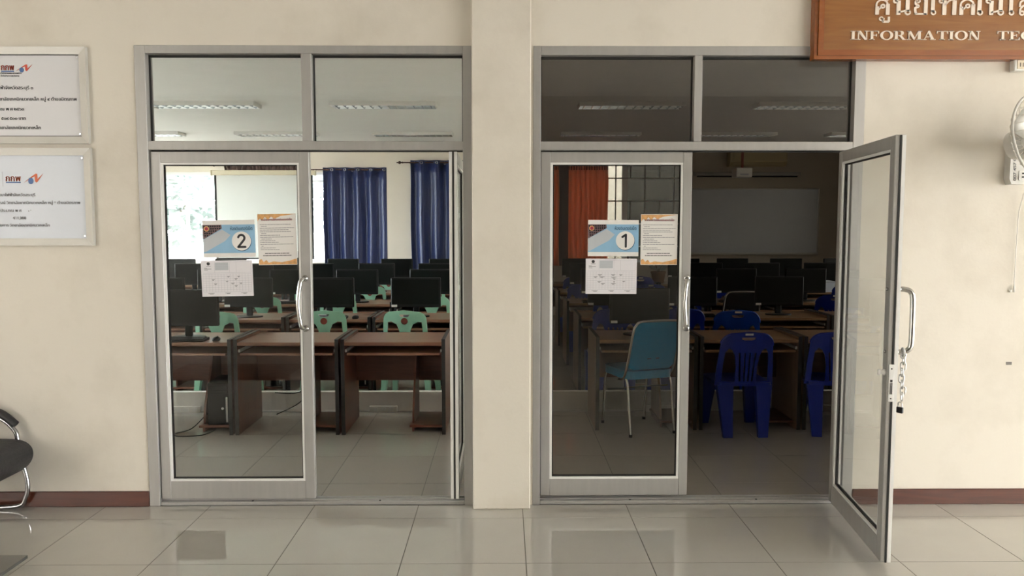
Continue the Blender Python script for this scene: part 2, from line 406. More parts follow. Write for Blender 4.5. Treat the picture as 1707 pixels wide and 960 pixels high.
for a, b, c, d in ((0.15, WSY[0], -.1, 3.1), (WSY[1], 10.1, -.1, 3.1), (WSY[0], WSY[1], -.1, WSY[2]), (WSY[0], WSY[1], WSY[3], 3.1)): wl.box(-7.05, LX0, a, b, c, d)
struct(wl.build('wall_left', 'room_wall'))
w7 = struct(empty('window_added_left', (-6.97, WSY[0], WSY[2])))  # unseen side window, added to bring more daylight into room two
for i in range(6): MB().box(-.03, .03, i * (WSY[1] - WSY[0] - .05) / 5, i * (WSY[1] - WSY[0] - .05) / 5 + .05, .05, WSY[3] - WSY[2] - .05).build('mullion', 'white_frame', w7)
for z in (0, 1.04, WSY[3] - WSY[2] - .05): MB().box(-.03, .03, 0, WSY[1] - WSY[0], z, z + .05).build('frame_rail', 'white_frame', w7)
MB().box(-.003, .003, .05, WSY[1] - WSY[0] - .05, .05, WSY[3] - WSY[2] - .05).build('pane', 'win_glass', w7)
WRY = (0.8, 7.4, 0.9, 2.6)
wr = MB()
for a, b, c, d in ((0.15, WRY[0], -.1, 3.1), (WRY[1], 10.1, -.1, 3.1), (WRY[0], WRY[1], -.1, WRY[2]), (WRY[0], WRY[1], WRY[3], 3.1)): wr.box(RX1, RX1 + .15, a, b, c, d)
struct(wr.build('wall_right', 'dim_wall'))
w8 = struct(empty('window_added_right', (RX1 + .07, WRY[0], WRY[2])))  # unseen side window, added to lift the light in room one
for i in range(6): MB().box(-.03, .03, i * (WRY[1] - WRY[0] - .05) / 5, i * (WRY[1] - WRY[0] - .05) / 5 + .05, .05, WRY[3] - WRY[2] - .05).build('mullion', 'white_frame', w8)
for z in (0, 1.04, WRY[3] - WRY[2] - .05): MB().box(-.03, .03, 0, WRY[1] - WRY[0], z, z + .05).build('frame_rail', 'white_frame', w8)
MB().box(-.003, .003, .05, WRY[1] - WRY[0] - .05, .05, WRY[3] - WRY[2] - .05).build('pane', 'dimming_glass', w8)
WL = (-6.45, -2.25, 0.95, 2.56); WR = (0.72, 3.28, 0.95, 2.76)
wall_xz('wall_back', LX0, LX1, -0.1, 3.1, Y_BACK, Y_BACK + 0.15, [WL], 'room_wall')
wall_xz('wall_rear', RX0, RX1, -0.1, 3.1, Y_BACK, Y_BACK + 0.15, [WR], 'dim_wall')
struct(MB().box(-1.94, LX1, YJOG, Y_BACK, 0, CEIL).build('wall_recess', 'room_wall'))
struct(MB().box(-7.05, RX0 - 0.08, 0.15, 10.05, CEIL, 3.1).build('ceiling', 'ceiling'))
struct(MB().box(RX0 - 0.08, 6.55, 0.15, 10.05, CEIL, 3.1).build('ceiling_dim', 'ceiling'))
struct(MB().box(-7.4, 15.0, -6.2, 0.0, 3.3, 3.45).build('ceiling_corridor', 'ceiling'))
struct(MB().box(9.0, 15.0, -6.2, 0.0, -0.16, 0.0).build('floor_corridor_end', 'tile'))
struct(MB().box(-7.4, -7.25, -6.2, 0.0, -0.1, 3.3).build('wall_corridor_end', 'plaster'))  # unseen end wall, added so that daylight comes from the right
wall_xz('wall_added_rear', -4.85, 4.9, -0.16, 3.3, -6.2, -6.0, [], 'shade_wall')  # unseen wall added behind the camera to keep glass reflections faint
for x in (10.0,):
    struct(MB().box(x - 0.2, x + 0.2, -6.2, -5.8, 0, 3.3, 0.01).build('wall_corridor_post', 'plaster'))
struct(MB().box(-60, 60, -60, 60, -0.6, -0.18).build('ground', 'ground'))
struct(MB().box(-0.3, 12, 12.6, 12.8, -0.18, 6).build('wall_neighbour', 'plaster'))
wall_xz('wall_opposite', -26, 26, -0.18, 9.5, -16.4, -16.0, [(x, x + 1.6, z, z + 1.5) for x in range(-24, 24, 4) for z in (1.0, 4.4, 7.4)], 'plaster')  # unseen facade, added to keep bright sky out of the glass reflections
struct(MB().box(-26, 26, -17.4, -17.2, -0.18, 9.5).build('wall_opposite_rear', 'dim_wall'))

# floors with single tiles
tile_me = MB().box(-0.2976, 0.2976, -0.2976, 0.2976, -0.011, 0.0).build('tile_proto', 'tile'); tile_mesh = tile_me.data; bpy.data.objects.remove(tile_me)
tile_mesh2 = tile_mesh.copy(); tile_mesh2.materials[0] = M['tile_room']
GX, GY = 0.1022, -0.2096
def tiled(name, x0, x1, y0, y1, me):
    fl = struct(MB().box(x0, x1, y0, y1, -0.16, -0.0012).build(name, 'grout'))
    i0, i1 = math.floor((x0 - GX) / 0.6), math.ceil((x1 - GX) / 0.6); j0, j1 = math.floor((y0 - GY) / 0.6), math.ceil((y1 - GY) / 0.6)
    for i in range(i0, i1):
        for j in range(j0, j1):
            a, b, c, d = max(x0, GX + .6 * i), min(x1, GX + .6 * i + .6), max(y0, GY + .6 * j), min(y1, GY + .6 * j + .6)
            if b - a < 0.02 or d - c < 0.02: continue
            o = bpy.data.objects.new('tile', me); COL.objects.link(o); o.parent = fl
            o.location = ((a + b) / 2, (c + d) / 2, 0); o.scale = ((b - a) / 0.6, (d - c) / 0.6, 1)
    return fl
tiled('floor', -7.25, 9.0, -6.2, 0.0, tile_mesh)
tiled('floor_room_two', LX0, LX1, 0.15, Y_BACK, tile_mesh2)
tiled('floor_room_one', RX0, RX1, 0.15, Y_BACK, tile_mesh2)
struct(MB().box(OL0, OL1, 0.0, 0.15, -0.1, -0.002).box(OR0, OR1, 0.0, 0.15, -0.1, -0.002).build('floor_sill', 'grout'))

# baseboards
struct(MB().box(-7.25, OL0 - 0.002, -0.014, 0.0, 0.0, 0.089, 0.003).build('baseboard_left', 'baseboard'))
struct(MB().box(OR1 + 0.002, 6.9, -0.014, 0.0, 0.0, 0.089, 0.003).build('baseboard_right', 'baseboard'))

# ------------------------------------------------------------------ aluminium door frames with transom windows
FY0, FY1 = -0.008, 0.092
def frame_unit(name, x0, x1, jl, jr, mx0, mx1, ztop, zt1, zh1, zh0):
    fr = struct(empty(name, (0, 0, 0)))
    MB().box(x0, jl, FY0, FY1, 0.0, ztop, 0.002).build('jamb', 'alu', fr); MB().box(jr, x1, FY0, FY1, 0.0, ztop, 0.002).build('jamb', 'alu', fr)
    MB().box(jl, jr, FY0, FY1, zt1, ztop, 0.002).build('head', 'alu', fr)
    MB().box(jl, jr, FY0 + 0.002, FY1, zh0, zh1, 0.002).build('transom_bar', 'alu', fr)
    MB().box(mx0, mx1, FY0 + 0.002, FY1, zh1, zt1, 0.002).build('mullion', 'alu', fr)
    t = MB().box(jl, jr, 0.0, 0.1, 0.0, 0.022, 0.004).box(jl, jr, 0.03, 0.045, 0.022, 0.03).box(jl, jr, 0.065, 0.075, 0.022, 0.03).build('threshold', 'alu', fr)
    for q in (0.3, 0.72): MB().cyl((jl + (jr - jl) * q, 0.015, 0.02), (jl + (jr - jl) * q, 0.015, 0.0245), 0.006, n=10).build('screw', 'gasket', fr)
    MB().box(jl + 0.003, jr - 0.003, 0.028, 0.034, zh0 - 0.008, zh0).build('stop_gasket', 'gasket', fr)
    return fr
ZT, ZT1, ZH1, ZH0 = OTOP, 2.562, 2.083, 2.034
frame_unit('trim_1', OL0, OL1, -1.986, -0.232, -1.127, -1.070, ZT, ZT1, ZH1, ZH0)
frame_unit('trim_2', OR0, OR1, 0.203, 1.957, 1.059, 1.103, ZT, 2.556, ZH1, ZH0)
def transom(name, x0, x1, z0, z1):
    w = struct(empty(name, ((x0 + x1) / 2, 0.05, z0)))
    h = (x1 - x0) / 2; H = z1 - z0
    MB().box(-h + .004, h - .004, -0.003, 0.003, .004, H - .004).build('pane', 'glass_smoke', w)
    g = MB()
    for a, b, c, d in ((-h, h, 0, .005), (-h, h, H - .012, H), (-h, -h + .006, 0, H), (h - .006, h, 0, H)): g.box(a, b, -0.009, 0.009, c, d)
    g.build('gasket', 'gasket', w)
    return w
transom('window_1', -1.986, -1.127, ZH1, ZT1); transom('window_2', -1.070, -0.232, ZH1, ZT1)
transom('window_3', 0.203, 1.059, ZH1, 2.556); transom('window_4', 1.103, 1.957, ZH1, 2.556)

# ------------------------------------------------------------------ door leaves: local u = along the leaf from its hinge, v = thickness, w = up
TH = 0.046
def leaf(name, W, H, loc, rz, sl, sr, rt, rb):
    d = struct(empty(name, loc, rz)); t = TH / 2
    for a, b in ((0, sl), (W - sr, W)):
        st = MB().box(a, b, -t, t, 0, H, 0.003).build('stile', 'alu', d)
    MB().box(sl, W - sr, -t + .001, t - .001, H - rt, H, 0.002).build('rail', 'alu', d); MB().box(sl, W - sr, -t + .001, t - .001, 0, rb, 0.002).build('rail', 'alu', d)
    bd = 0.012  # wide pale beads paint the light caught by the reveals
    for s in (-1, 1):
        y0, y1 = (-t + .004, -t + .014) if s < 0 else (t - .014, t - .004)
        MB().box(sl, sl + bd, y0, y1, rb, H - rt).build('bead', 'alu_edge', d); MB().box(W - sr - bd, W - sr, y0, y1, rb, H - rt).build('bead', 'alu_edge', d)
        MB().box(sl + bd, W - sr - bd, y0, y1, H - rt - bd, H - rt).build('bead', 'alu_edge', d); MB().box(sl + bd, W - sr - bd, y0, y1, rb, rb + bd).build('bead', 'alu_edge', d)
    MB().box(sl + .002, W - sr - .002, -0.003, 0.003, rb + .002, H - rt - .002).build('pane', 'glass', d)
    g = MB(); e = bd + 0.006
    for s in (-1, 1):
        y0, y1 = (-0.008, -0.0035) if s < 0 else (0.0035, 0.008)
        g.box(sl, sl + e, y0, y1, rb, H - rt).box(W - sr - e, W - sr, y0, y1, rb, H - rt).box(sl, W - sr, y0, y1, H - rt - e, H - rt).box(sl, W - sr, y0, y1, rb, rb + e)
    g.build('gasket', 'gasket', d)
    return d
LZ0, LZ1 = 0.036, 2.026
# closed leaves
d1 = leaf('door_1', 0.887, LZ1 - LZ0, (-1.984, 0.034, LZ0), 0, 0.056, 0.056, 0.06, 0.105)
d3 = leaf('door_3', 0.853, LZ1 - 0.05, (0.206, 0.034, 0.05), 0, 0.055, 0.05, 0.058, 0.098)
# leaf folded back into room two, seen along its edge
d2 = leaf('door_2', 0.85, LZ1 - LZ0, (-0.2885, 0.006, LZ0), PI / 2, 0.056, 0.056, 0.06, 0.105)
# leaf swung out into the corridor
HX, HY, ANG = 1.905, -0.005, -0.1186
d4 = leaf('door_4', 0.872, LZ1 - LZ0 + 0.012, (HX, HY, LZ0 - 0.012), -PI / 2 + ANG, 0.056, 0.062, 0.06, 0.105)
# edge brushes, and pale strips that paint the light on the leaf edges
MB().box(-0.004, 0.0, -0.0045, 0.0045, 0, 1.99).build('brush_strip', 'gasket', d2)
MB().box(-0.0025, 0.0, -0.023, -0.006, 0, 1.99).box(-0.0025, 0.0, 0.006, 0.023, 0, 1.99).build('lit_edge', 'alu_edge', d2)
MB().box(0.872, 0.8755, -0.004, 0.004, 0, 2.0).build('brush_strip', 'gasket', d4)
MB().box(0.872, 0.8745, 0.006, 0.023, 0, 2.0).build('lit_edge', 'alu_edge', d4)
for z in (1.62, 1.2, 0.8): MB().box(0.12, 0.16, -0.028, -0.023, z, z + 0.03, 0.002).build('hinge_tab', 'alu_edge', d2)

def bow_handle(d, u, z0, z1, side, lat):     # curved pull on one face
    y = side * TH / 2
    path = smooth_path([(u, y, z1), (u + lat * .25, y + side * .03, z1 - .004), (u + lat * .55, y + side * .052, z1 - .03), (u + lat, y + side * .062, (z0 + z1) / 2), (u + lat * .55, y + side * .052, z0 + .03), (u + lat * .25, y + side * .03, z0 + .004), (u, y, z0)], 6)
    h = MB().tube(path, 0.0115, 12).build('handle', 'chrome', d)
    for z in (z0, z1): MB().lathe([(0.001, y), (0.019, y), (0.019, y + side * .004), (0.012, y + side * .009), (0.001, y + side * .009)], (u, 0, z), 14, 'y').build('rosette', 'chrome', h)
hz1, hz0 = at(508, 464, -0.0).z - LZ0, at(508, 548, -0.0).z - LZ0
bow_handle(d1, 0.887 - 0.036, hz0, hz1, -1, -0.026); bow_handle(d3, 0.853 - 0.02, hz0 - .014, hz1 - .014, -1, -0.024)
# outward leaf: D pull on the street side (+v), lock, knob, chain
yo = TH / 2; u4 = 0.842
zt4, zb4 = at(1480, 482, -0.84).z - (LZ0 - .012), at(1480, 586, -0.84).z - (LZ0 - .012)
hp = MB().tube(smooth_path([(u4, yo, zt4), (u4, yo + .03, zt4), (u4 + .002, yo + .056, zt4 - .012), (u4 + .004, yo + .065, zt4 - .045), (u4 + .004, yo + .066, (zt4 + zb4) / 2), (u4 + .004, yo + .065, zb4 + .045), (u4 + .002, yo + .056, zb4 + .012), (u4, yo + .03, zb4), (u4, yo, zb4)], 6), 0.0125, 12).build('handle', 'chrome', d4)
for z in (zt4, zb4): MB().lathe([(0.001, yo), (0.02, yo), (0.02, yo + .004), (0.013, yo + .01), (0.001, yo + .01)], (u4, 0, z), 14, 'y').build('rosette', 'chrome', hp)
zl1, zl0 = at(1465, 608, -0.88).z - (LZ0 - .012), at(1465, 670, -0.88).z - (LZ0 - .012)
lk = MB().box(0.873, 0.878, -0.016, 0.006, zl0, zl1, 0.001).build('lock_plate', 'alu_edge', d4)
zm = (zl0 + zl1) / 2
MB().box(0.8775, 0.8795, -0.011, 0.001, zl0 + .035, zm, 0.001).build('bolt', 'chrome_dark', lk)
MB().box(0.8775, 0.8785, -0.010, 0.000, zm + .005, zm + .016).build('latch_hole', 'gasket', lk)
for z in (zl1 - .02, zl0 + .015): MB().cyl((0.877, -0.005, z), (0.8792, -0.005, z), 0.0035, n=8).build('screw', 'gasket', lk)
kz = at(1450, 621, -0.85).z - (LZ0 - .012)
kn = MB().lathe([(0.001, -yo), (0.016, -yo), (0.016, -yo - .008), (0.009, -yo - .012), (0.009, -yo - .02), (0.001, -yo - .02)], (0.845, 0, kz), 14, 'y').build('thumb_turn', 'alu_edge', d4)
MB().box(0.84, 0.85, -yo - .034, -yo - .018, kz - .014, kz + .014, 0.003).build('turn_grip', 'alu_edge', kn)
for px, py in ((1455, 586), (1455, 482)):
    z = at(px, py, -0.84).z - (LZ0 - .012); MB().lathe([(0.001, -yo), (0.008, -yo), (0.008, -yo - .004), (0.004, -yo - .01), (0.001, -yo - .011)], (0.842, 0, z), 10, 'y').build('bolt_head', 'chrome_dark', d4)
MB().box(0.825, 0.85, yo, yo + .004, zl0 + .03, zl0 + .12, 0.002).build('cylinder_plate', 'alu_edge', d4)

# chain and padlock on the lower end of the pull (world coordinates)
R4 = Matrix.Translation((HX, HY, LZ0 - .012)) @ Matrix.Rotation(-PI / 2 + ANG, 4, 'Z')
def P4(u, v, w): return R4 @ Vector((u, v, w))
def chain_link(c, ax_up, side, L=0.04, w=0.011, r=0.0036):
    pts = []
    for i in range(16):
        a = 2 * PI * i / 16; x, z = math.cos(a) * w, math.sin(a) * w + (L / 2 - w) * (1 if math.sin(a) >= 0 else -1)
        pts.append(c + side * x + ax_up * z)
    return MB().tube(pts, r, 6, closed=True)
ch0 = P4(u4 + .004, yo + .03, zb4); ch1 = P4(u4 + .01, yo + .03, zl0 - .0)
chain = empty('security_chain', ch0); tag(chain, 'zinc security chain hanging from the pull of the swung-out glass door', 'chain')
n_l = 8
sideA = (P4(1, 0, 0) - P4(0, 0, 0)).normalized(); sideB = (P4(0, 1, 0) - P4(0, 0, 0)).normalized()
loop = []
for i in range(n_l):
    z = ch0.z - 0.01 - i * (ch0.z - ch1.z) / n_l
    for off, k in ((0.002, i),):
        c = Vector((ch0.x, ch0.y, z)) - ch0 + sideB * (off + 0.004 * math.sin(i * 1.3)) + sideA * (0.002 * math.cos(i * 2.1))
        chain_link(c, Vector((0, 0, 1)), sideA if k % 2 else sideB).build('link', 'zinc', chain)
top = [Vector((0, 0, 0)) + sideA * (math.cos(t) * .019) + Vector((0, 0, math.sin(t) * .019)) for t in [2 * PI * i / 14 for i in range(14)]]
MB().tube(top, 0.0045, 6, closed=True).build('link', 'zinc', chain)
pl0 = Vector((ch0.x, ch0.y, ch1.z - 0.012)) + sideB * -0.004
pad = empty('padlock', pl0 - Vector((0, 0, .047)), math.atan2(sideA.y, sideA.x) + 0.6); tag(pad, 'small black padlock at the end of the security chain', 'padlock')
MB().box(-.016, .016, -.007, .007, 0, .029, 0.003).build('body', 'black', pad)
MB().tube([(-.010, 0, .027), (-.010, 0, .042)] + [(math.cos(PI - i * PI / 8) * .010, 0, .042 + math.sin(i * PI / 8) * .010) for i in range(9)] + [(.010, 0, .042), (.010, 0, .027)], 0.003, 8).build('shackle', 'chrome', pad)

# ------------------------------------------------------------------ paper notices on the door glass
GYP = 0.0305
def sheet(name, corners, material, label, cat, y=GYP):
    P = [at(px, py, y) for px, py in corners]     # TL TR BR BL
    c = sum(P, Vector()) / 4; w = ((P[1] - P[0]).length + (P[2] - P[3]).length) / 2; h = ((P[0] - P[3]).length + (P[1] - P[2]).length) / 2
    roll = math.atan2((P[1] - P[0]).z + (P[2] - P[3]).z, (P[1] - P[0]).x + (P[2] - P[3]).x)
    o = MB().box(-w / 2, w / 2, -0.0004, 0.0004, -h / 2, h / 2).build(name, material); o.location = (c.x, y, c.z); o.rotation_euler = (0, -roll, 0)
    tag(o, label, cat); return o, w, h
LAY = 0.00035
def flat(pts, k): return MB().plate(pts, (), 'y', -0.0004 - LAY * (k + 1), -0.0004 - LAY * k)
def rect(w, h, u0, u1, v0, v1, k):      # fractions, v from top
    return MB().box((u0 - .5) * w, (u1 - .5) * w, -0.0004 - LAY * (k + 1), -0.0004 - LAY * k, (.5 - v1) * h, (.5 - v0) * h)
def room_sign(corners, digit, label):
    o, w, h = sheet('room_number_sign', corners, 'paper_warm', label, 'sign')
    P = lambda u, v: ((u - .5) * w, (.5 - v) * h)
    rect(w, h, .0, 1, .12, .885, 0).build('blue_band', 'sky_print', o)
    flat([P(.0, .12), P(.36, .12), P(.37, .22), P(.02, .50), P(.0, .50)], 1).build('keyboard_picture', 'purple', o)
    flat([P(.0, .52), P(.37, .25), P(.53, .40), P(.42, .56), P(.04, .85), P(.0, .85)], 1).build('laptop_picture', 'laptop', o)
    ks = MB()
    for r in range(5):
        for c in range(9):
            u, v = .015 + c * .042 + r * .004, .145 + r * .062 + c * -.001
            if v + .04 < .50 - (u / .37) * .28 and u < .34: ks.box((u - .5) * w, (u + .03 - .5) * w, -0.0004 - LAY * 2.6, -0.0004 - LAY * 2, (.5 - v - .042) * h, (.5 - v) * h)
    ks.build('keys', 'black', o)['kind'] = 'stuff'
    cc = P(.075, .225); flat(arc(*cc, .05 * w, 0, 360, 20)[:-1], 3).build('seal', 'orange_print', o); flat(arc(*cc, .033 * w, 0, 360, 20)[:-1], 4).build('seal_centre', 'dark_red', o)
    cc = P(.735, .565); flat(arc(cc[0] + .006 * w, cc[1] - .014 * h, .186 * w, 0, 360, 36)[:-1], 1).build('disc_rim', 'navy_print', o)
    disc = flat(arc(*cc, .183 * w, 0, 360, 36)[:-1], 2).build('disc', 'paper_warm', o)
    dg = MB(); a, b = -0.0004 - LAY * 4, -0.0004 - LAY * 3; s = .115 * w; lw = .042 * w
    if digit == '2':
        pts = arc(0, .50, .52, 165, -38, 12) + [(-.56, -1.0), (-.56, -1.0), (.62, -1.0)]
    else: pts = [(-.48, .62), (.12, 1.0), (.12, 1.0), (.12, -1.05)]
    stroke(dg, [(cc[0] + x * s, cc[1] + z * s) for x, z in pts], lw, a, b)
    for x, z in (pts[0], pts[-1], pts[-3]): dg.plate([(cc[0] + x * s + q[0], cc[1] + z * s + q[1]) for q in arc(0, 0, lw / 2, 0, 360, 12)[:-1]], (), 'y', a, b)
    dg.build('digit', 'ink', o)
    text_mb('ห้องอินเตอร์เน็ต', (.53 - .5) * w, (.5 - .27) * h, .42 * w, .085 * h, -0.0004 - LAY, LAY).build('lettering', 'navy_print', o)['kind'] = 'stuff'
    return o
room_sign([(337, 367.5), (424, 366.5), (427, 428), (340, 429.5)], '2', 'blue and white room sign with the number two taped on glass door')
room_sign([(980, 366.5), (1065, 367), (1064, 427), (980, 427)], '1', 'blue and white room sign with the number one taped on glass door')
def rules(corners, label):
    o, w, h = sheet('rules_notice', corners, 'paper_warm', label, 'notice')
    P = lambda u, v: ((u - .5) * w, (.5 - v) * h)
    flat([P(.01, .01), P(.99, .01), P(.80, .03), P(.60, .05), P(.45, .10), P(.36, .055), P(.28, .12), P(.2, .06), P(.13, .13), P(.07, .09), P(.01, .14)], 0).build('top_flourish', 'orange_print', o)
    flat([P(.01, .99), P(.01, .90), P(.07, .88), P(.13, .94), P(.2, .90), P(.26, .955), P(.38, .93), P(.6, .945), P(.8, .92), P(.93, .89), P(.99, .88), P(.99, .99)], 0).build('bottom_flourish', 'orange_print', o)
    text_mb('ระเบียบการใช้ห้องอินเตอร์เน็ต', (.10 - .5) * w, (.5 - .135) * h, .80 * w, .04 * h, -0.0004 - LAY, LAY).build('heading', 'dark_red', o)['kind'] = 'stuff'
    ln = MB(); rnd = random.Random(3)
    ends = [.86, .24, .95, .80, .86, .22, .58, .92, .36, .45, .54, .92, .14, .46, .55]
    for i, e in enumerate(ends):
        u = .06 if i in (0, 2, 3, 4, 6, 7, 9, 10, 11, 13, 14) else .09; v = .205 + i * .035
        while u < e:
            q = min(e, u + rnd.uniform(.03, .10)); ln.box((u - .5) * w, (q - .5) * w, -0.0004 - LAY, -0.0004, (.5 - v - .0095) * h, (.5 - v) * h); u = q + .008
    ln.build('small_print', 'ink_grey', o)['kind'] = 'stuff'
    l2 = MB()
    for v, a, b in ((.765, .17, .80), (.808, .12, .86)):
        u = a
        while u < b: q = min(b, u + rnd.uniform(.04, .12)); l2.box((u - .5) * w, (q - .5) * w, -0.0004 - LAY, -0.0004, (.5 - v - .014) * h, (.5 - v) * h); u = q + .008
    l2.build('closing_lines', 'ink', o)['kind'] = 'stuff'
rules([(428, 356.5), (491.5, 355.5), (497, 441), (432, 442)], 'orange edged rules notice taped beside the room sign numbered two')
rules([(1069, 357), (1130.5, 357), (1128, 441.5), (1067, 441.5)], 'orange edged rules notice taped beside the room sign numbered one')
def timetable(corners, label, entries):
    o, w, h = sheet('timetable_sheet', corners, 'paper', label, 'timetable')
    g = MB(); k = 0
    def hl(v, u0, u1, t=.005): g.box((u0 - .5) * w, (u1 - .5) * w, -0.0004 - LAY, -0.0004, (.5 - v - t) * h, (.5 - v) * h)
    def vl(u, v0, v1, t=.003): g.box((u - .5) * w, (u + t - .5) * w, -0.0004 - LAY, -0.0004, (.5 - v1) * h, (.5 - v0) * h)
    for i in range(9): hl(.375 + i * .062, .03, .97)
    for i in range(17): vl(.03 + i * .0585, .375, .875)
    hl(.04, .26, .97); hl(.34, .03, .97)
    for u in (.26, .55, .68, .966): vl(u, .04, .34)
    for i in range(5): hl(.07 + i * .045, .28, .53, .008)
    g.build('grid_lines', 'ink_pale', o)['kind'] = 'stuff'
    MB().box((.27 - .5) * w, (.53 - .5) * w, -0.0004 - LAY * .6, -0.0004, (.5 - .27) * h, (.5 - .06) * h).build('shaded_box', 'laptop', o)
    t = MB()
    for v, u0, u1 in ((.145, .10, .19), (.20, .06, .12), (.225, .06, .20), (.255, .06, .13), (.905, .12, .24), (.925, .15, .22), (.905, .45, .56), (.92, .48, .54), (.905, .76, .88), (.925, .80, .86)):
        t.box((u0 - .5) * w, (u1 - .5) * w, -0.0004 - LAY * 1.4, -0.0004, (.5 - v - .012) * h, (.5 - v) * h)
    for u, v, l in entries: t.box((u - .5) * w, (u + l - .5) * w, -0.0004 - LAY * 1.4, -0.0004, (.5 - v - .014) * h, (.5 - v) * h); t.box((u + l * .2 - .5) * w, (u + l * .7 - .5) * w, -0.0004 - LAY * 1.4, -0.0004, (.5 - v - .034) * h, (.5 - v - .02) * h)
    t.build('entries', 'ink_grey', o)['kind'] = 'stuff'
    c = ((.145 - .5) * w, (.5 - .085) * h); flat(arc(*c, .032 * w, 0, 360, 16)[:-1], 1).build('crest', 'ink', o)
timetable([(335, 435), (421, 433), (422.5, 493), (337, 494.5)], 'white printed timetable sheet taped below the room sign numbered two',
          [(.5, .44, .05), (.7, .44, .05), (.2, .52, .06), (.64, .51, .06), (.47, .57, .05), (.24, .64, .06), (.57, .63, .07), (.74, .63, .05), (.64, .70, .06)])
timetable([(977, 431), (1061.5, 431), (1061, 490), (975.5, 489.5)], 'white printed timetable sheet taped below the room sign numbered one',
          [(.24, .45, .08), (.16, .51, .07), (.27, .51, .1), (.5, .45, .08), (.66, .45, .06), (.5, .52, .1), (.54, .57, .05), (.23, .64, .08), (.3, .70, .08), (.54, .64, .04), (.72, .63, .06), (.5, .70, .09)])

# ------------------------------------------------------------------ framed boards on the corridor wall
def framed(name, x0, x1, z0, z1, face, label, edge_shade):
    r = empty(name, ((x0 + x1) / 2, 0, z0)); w = (x1 - x0) / 2; h = z1 - z0; fw = 0.04
    for nm, pts in (('frame_side', [(-w, 0), (-w + fw, fw), (-w + fw, h - fw), (-w, h)]), ('frame_side', [(w, 0), (w, h), (w - fw, h - fw), (w - fw, fw)]),
                    ('frame_rail', [(-w, 0), (w, 0), (w - fw, fw), (-w + fw, fw)]), ('frame_rail', [(-w, h), (-w + fw, h - fw), (w - fw, h - fw), (w, h)])):
        def fn(x, y, z):      # moulding: thicker outside, stepping down to the board
            d = min(x + w, w - x, z, h - z); return (x, y if y > -0.005 else (-0.030 if d < fw * .6 else -0.022), z)
        MB().plate(pts, (), 'y', -0.03, 0.0, fn=fn).build(nm, 'board_frame', r)
    MB().box(-w + fw * .9, w - fw * .9, -0.012, -0.002, fw * .9, h - fw * .9).build('board', face, r)
    g = MB(); e = .004
    if edge_shade:
        g.box(-w + fw, w - fw, -0.0135, -0.012, h - fw - e, h - fw).box(w - fw - e, w - fw, -0.0135, -0.012, fw, h - fw).box(-w + fw, w - fw, -0.0135, -0.012, fw, fw + e)
        g.build('painted_shadow', 'gasket', r)  # black strips stand in for shade along the inside of the frame
    for z in (fw + .014, h - fw - .014): MB().cyl((w - fw - .012, -0.0125, z), (w - fw - .012, -0.016, z), 0.005, n=8).build('pin', 'chrome_dark', r)
    tag(r, label, 'board'); return r, (x0 + x1) / 2, z0
def board_text(r, cx, z0, lines, hpx, material, y=-0.012):
    for body, xe, yc in lines:
        p = at(xe, yc + hpx * .45, y); h = hpx * 0.0034
        text_mb(body, p.x - cx, p.z - z0, None, h, y, 0.0008, True).build('lettering', material, r)['kind'] = 'stuff'
def board_logo(r, cx, z0, x0, x1, y0, y1, col, s0, s1, sy0, sy1):
    y = -0.012; a = at(x0, y1, y); b = at(x1, y0, y)
    text_mb('กกพ', a.x - cx, a.z - z0, b.x - a.x, (b.z - a.z), y, 0.001).build('logo_letters', col, r)['kind'] = 'stuff'
    ln = MB(); q = at(x0, y1 + 2, y); ln.box(a.x - cx, b.x - cx, y - .001, y, q.z - z0 - .003, q.z - z0 + .003); ln.build('logo_caption', 'blue_print', r)
    A = at(s0, sy1, y); B = at(s1, sy0, y); w = B.x - A.x; h = B.z - A.z
    Q = lambda u, v: (A.x - cx + u * w, A.z - z0 + v * h)
    MB().plate([Q(0, .08), Q(.35, .62), Q(.62, .98), Q(.70, .95), Q(.70, .45), Q(1, .98), Q(.66, .1), Q(.58, .2), Q(.56, .72), Q(.35, .5)], (), 'y', y - .001, y).build('logo_swoosh', col, r)
    c = Q(.36, .26); MB().plate([(c[0] + .125 * w * math.cos(t) * 1.05, c[1] + .32 * h * math.sin(t)) for t in [2 * PI * i / 20 for i in range(20)]], (), 'y', y - .0016, y).build('logo_ball', 'blue_print', r)
b1, bx1, bz1 = framed('notice_board', -3.32, -2.302, 2.066, 2.592, 'board_white', 'upper framed white notice board with a red logo on the corridor wall', True)
board_logo(b1, bx1, bz1, 2, 23, 107, 117, 'red', 26, 54, 107, 120)
board_text(b1, bx1, bz1, [('สำนักงานคณะกรรมการ', 36, 122), ('กำกับกิจการพลังงาน', 32, 126.5)], 2.6, 'ink')
board_text(b1, bx1, bz1, [('ไฟฟ้าจังหวัดสระบุรี ๓', 55, 146.5), ('อุปกรณ์ วิทยาลัยเทคนิคมวกเหล็ก หมู่ ๙ ตำบลมิตรภาพ', 128, 165.5), ('ประมาณ พ.ศ.๒๕๖๓', 40, 182), ('เงิน ๕๐๙,๕๐๐ บาท', 43, 197.5), ('โครงการ วิทยาลัยเทคนิคมวกเหล็ก', 68, 213)], 5.2, 'ink')
b2, bx2, bz2 = framed('notice_board', -3.32, -2.298, 1.502, 2.042, 'board_blue', 'lower framed pale blue notice board with a red logo on the corridor wall', False)
board_logo(b2, bx2, bz2, 10, 34, 292, 302, 'orange_red', 40, 72, 289, 306)
MB().box(at(4, 290, -.012).x - bx2 - .001, at(4, 290, -.012).x - bx2 + .001, -.0126, -.012, at(4, 311, -.012).z - bz2, at(4, 286, -.012).z - bz2).build('divider_line', 'ink_pale', b2)
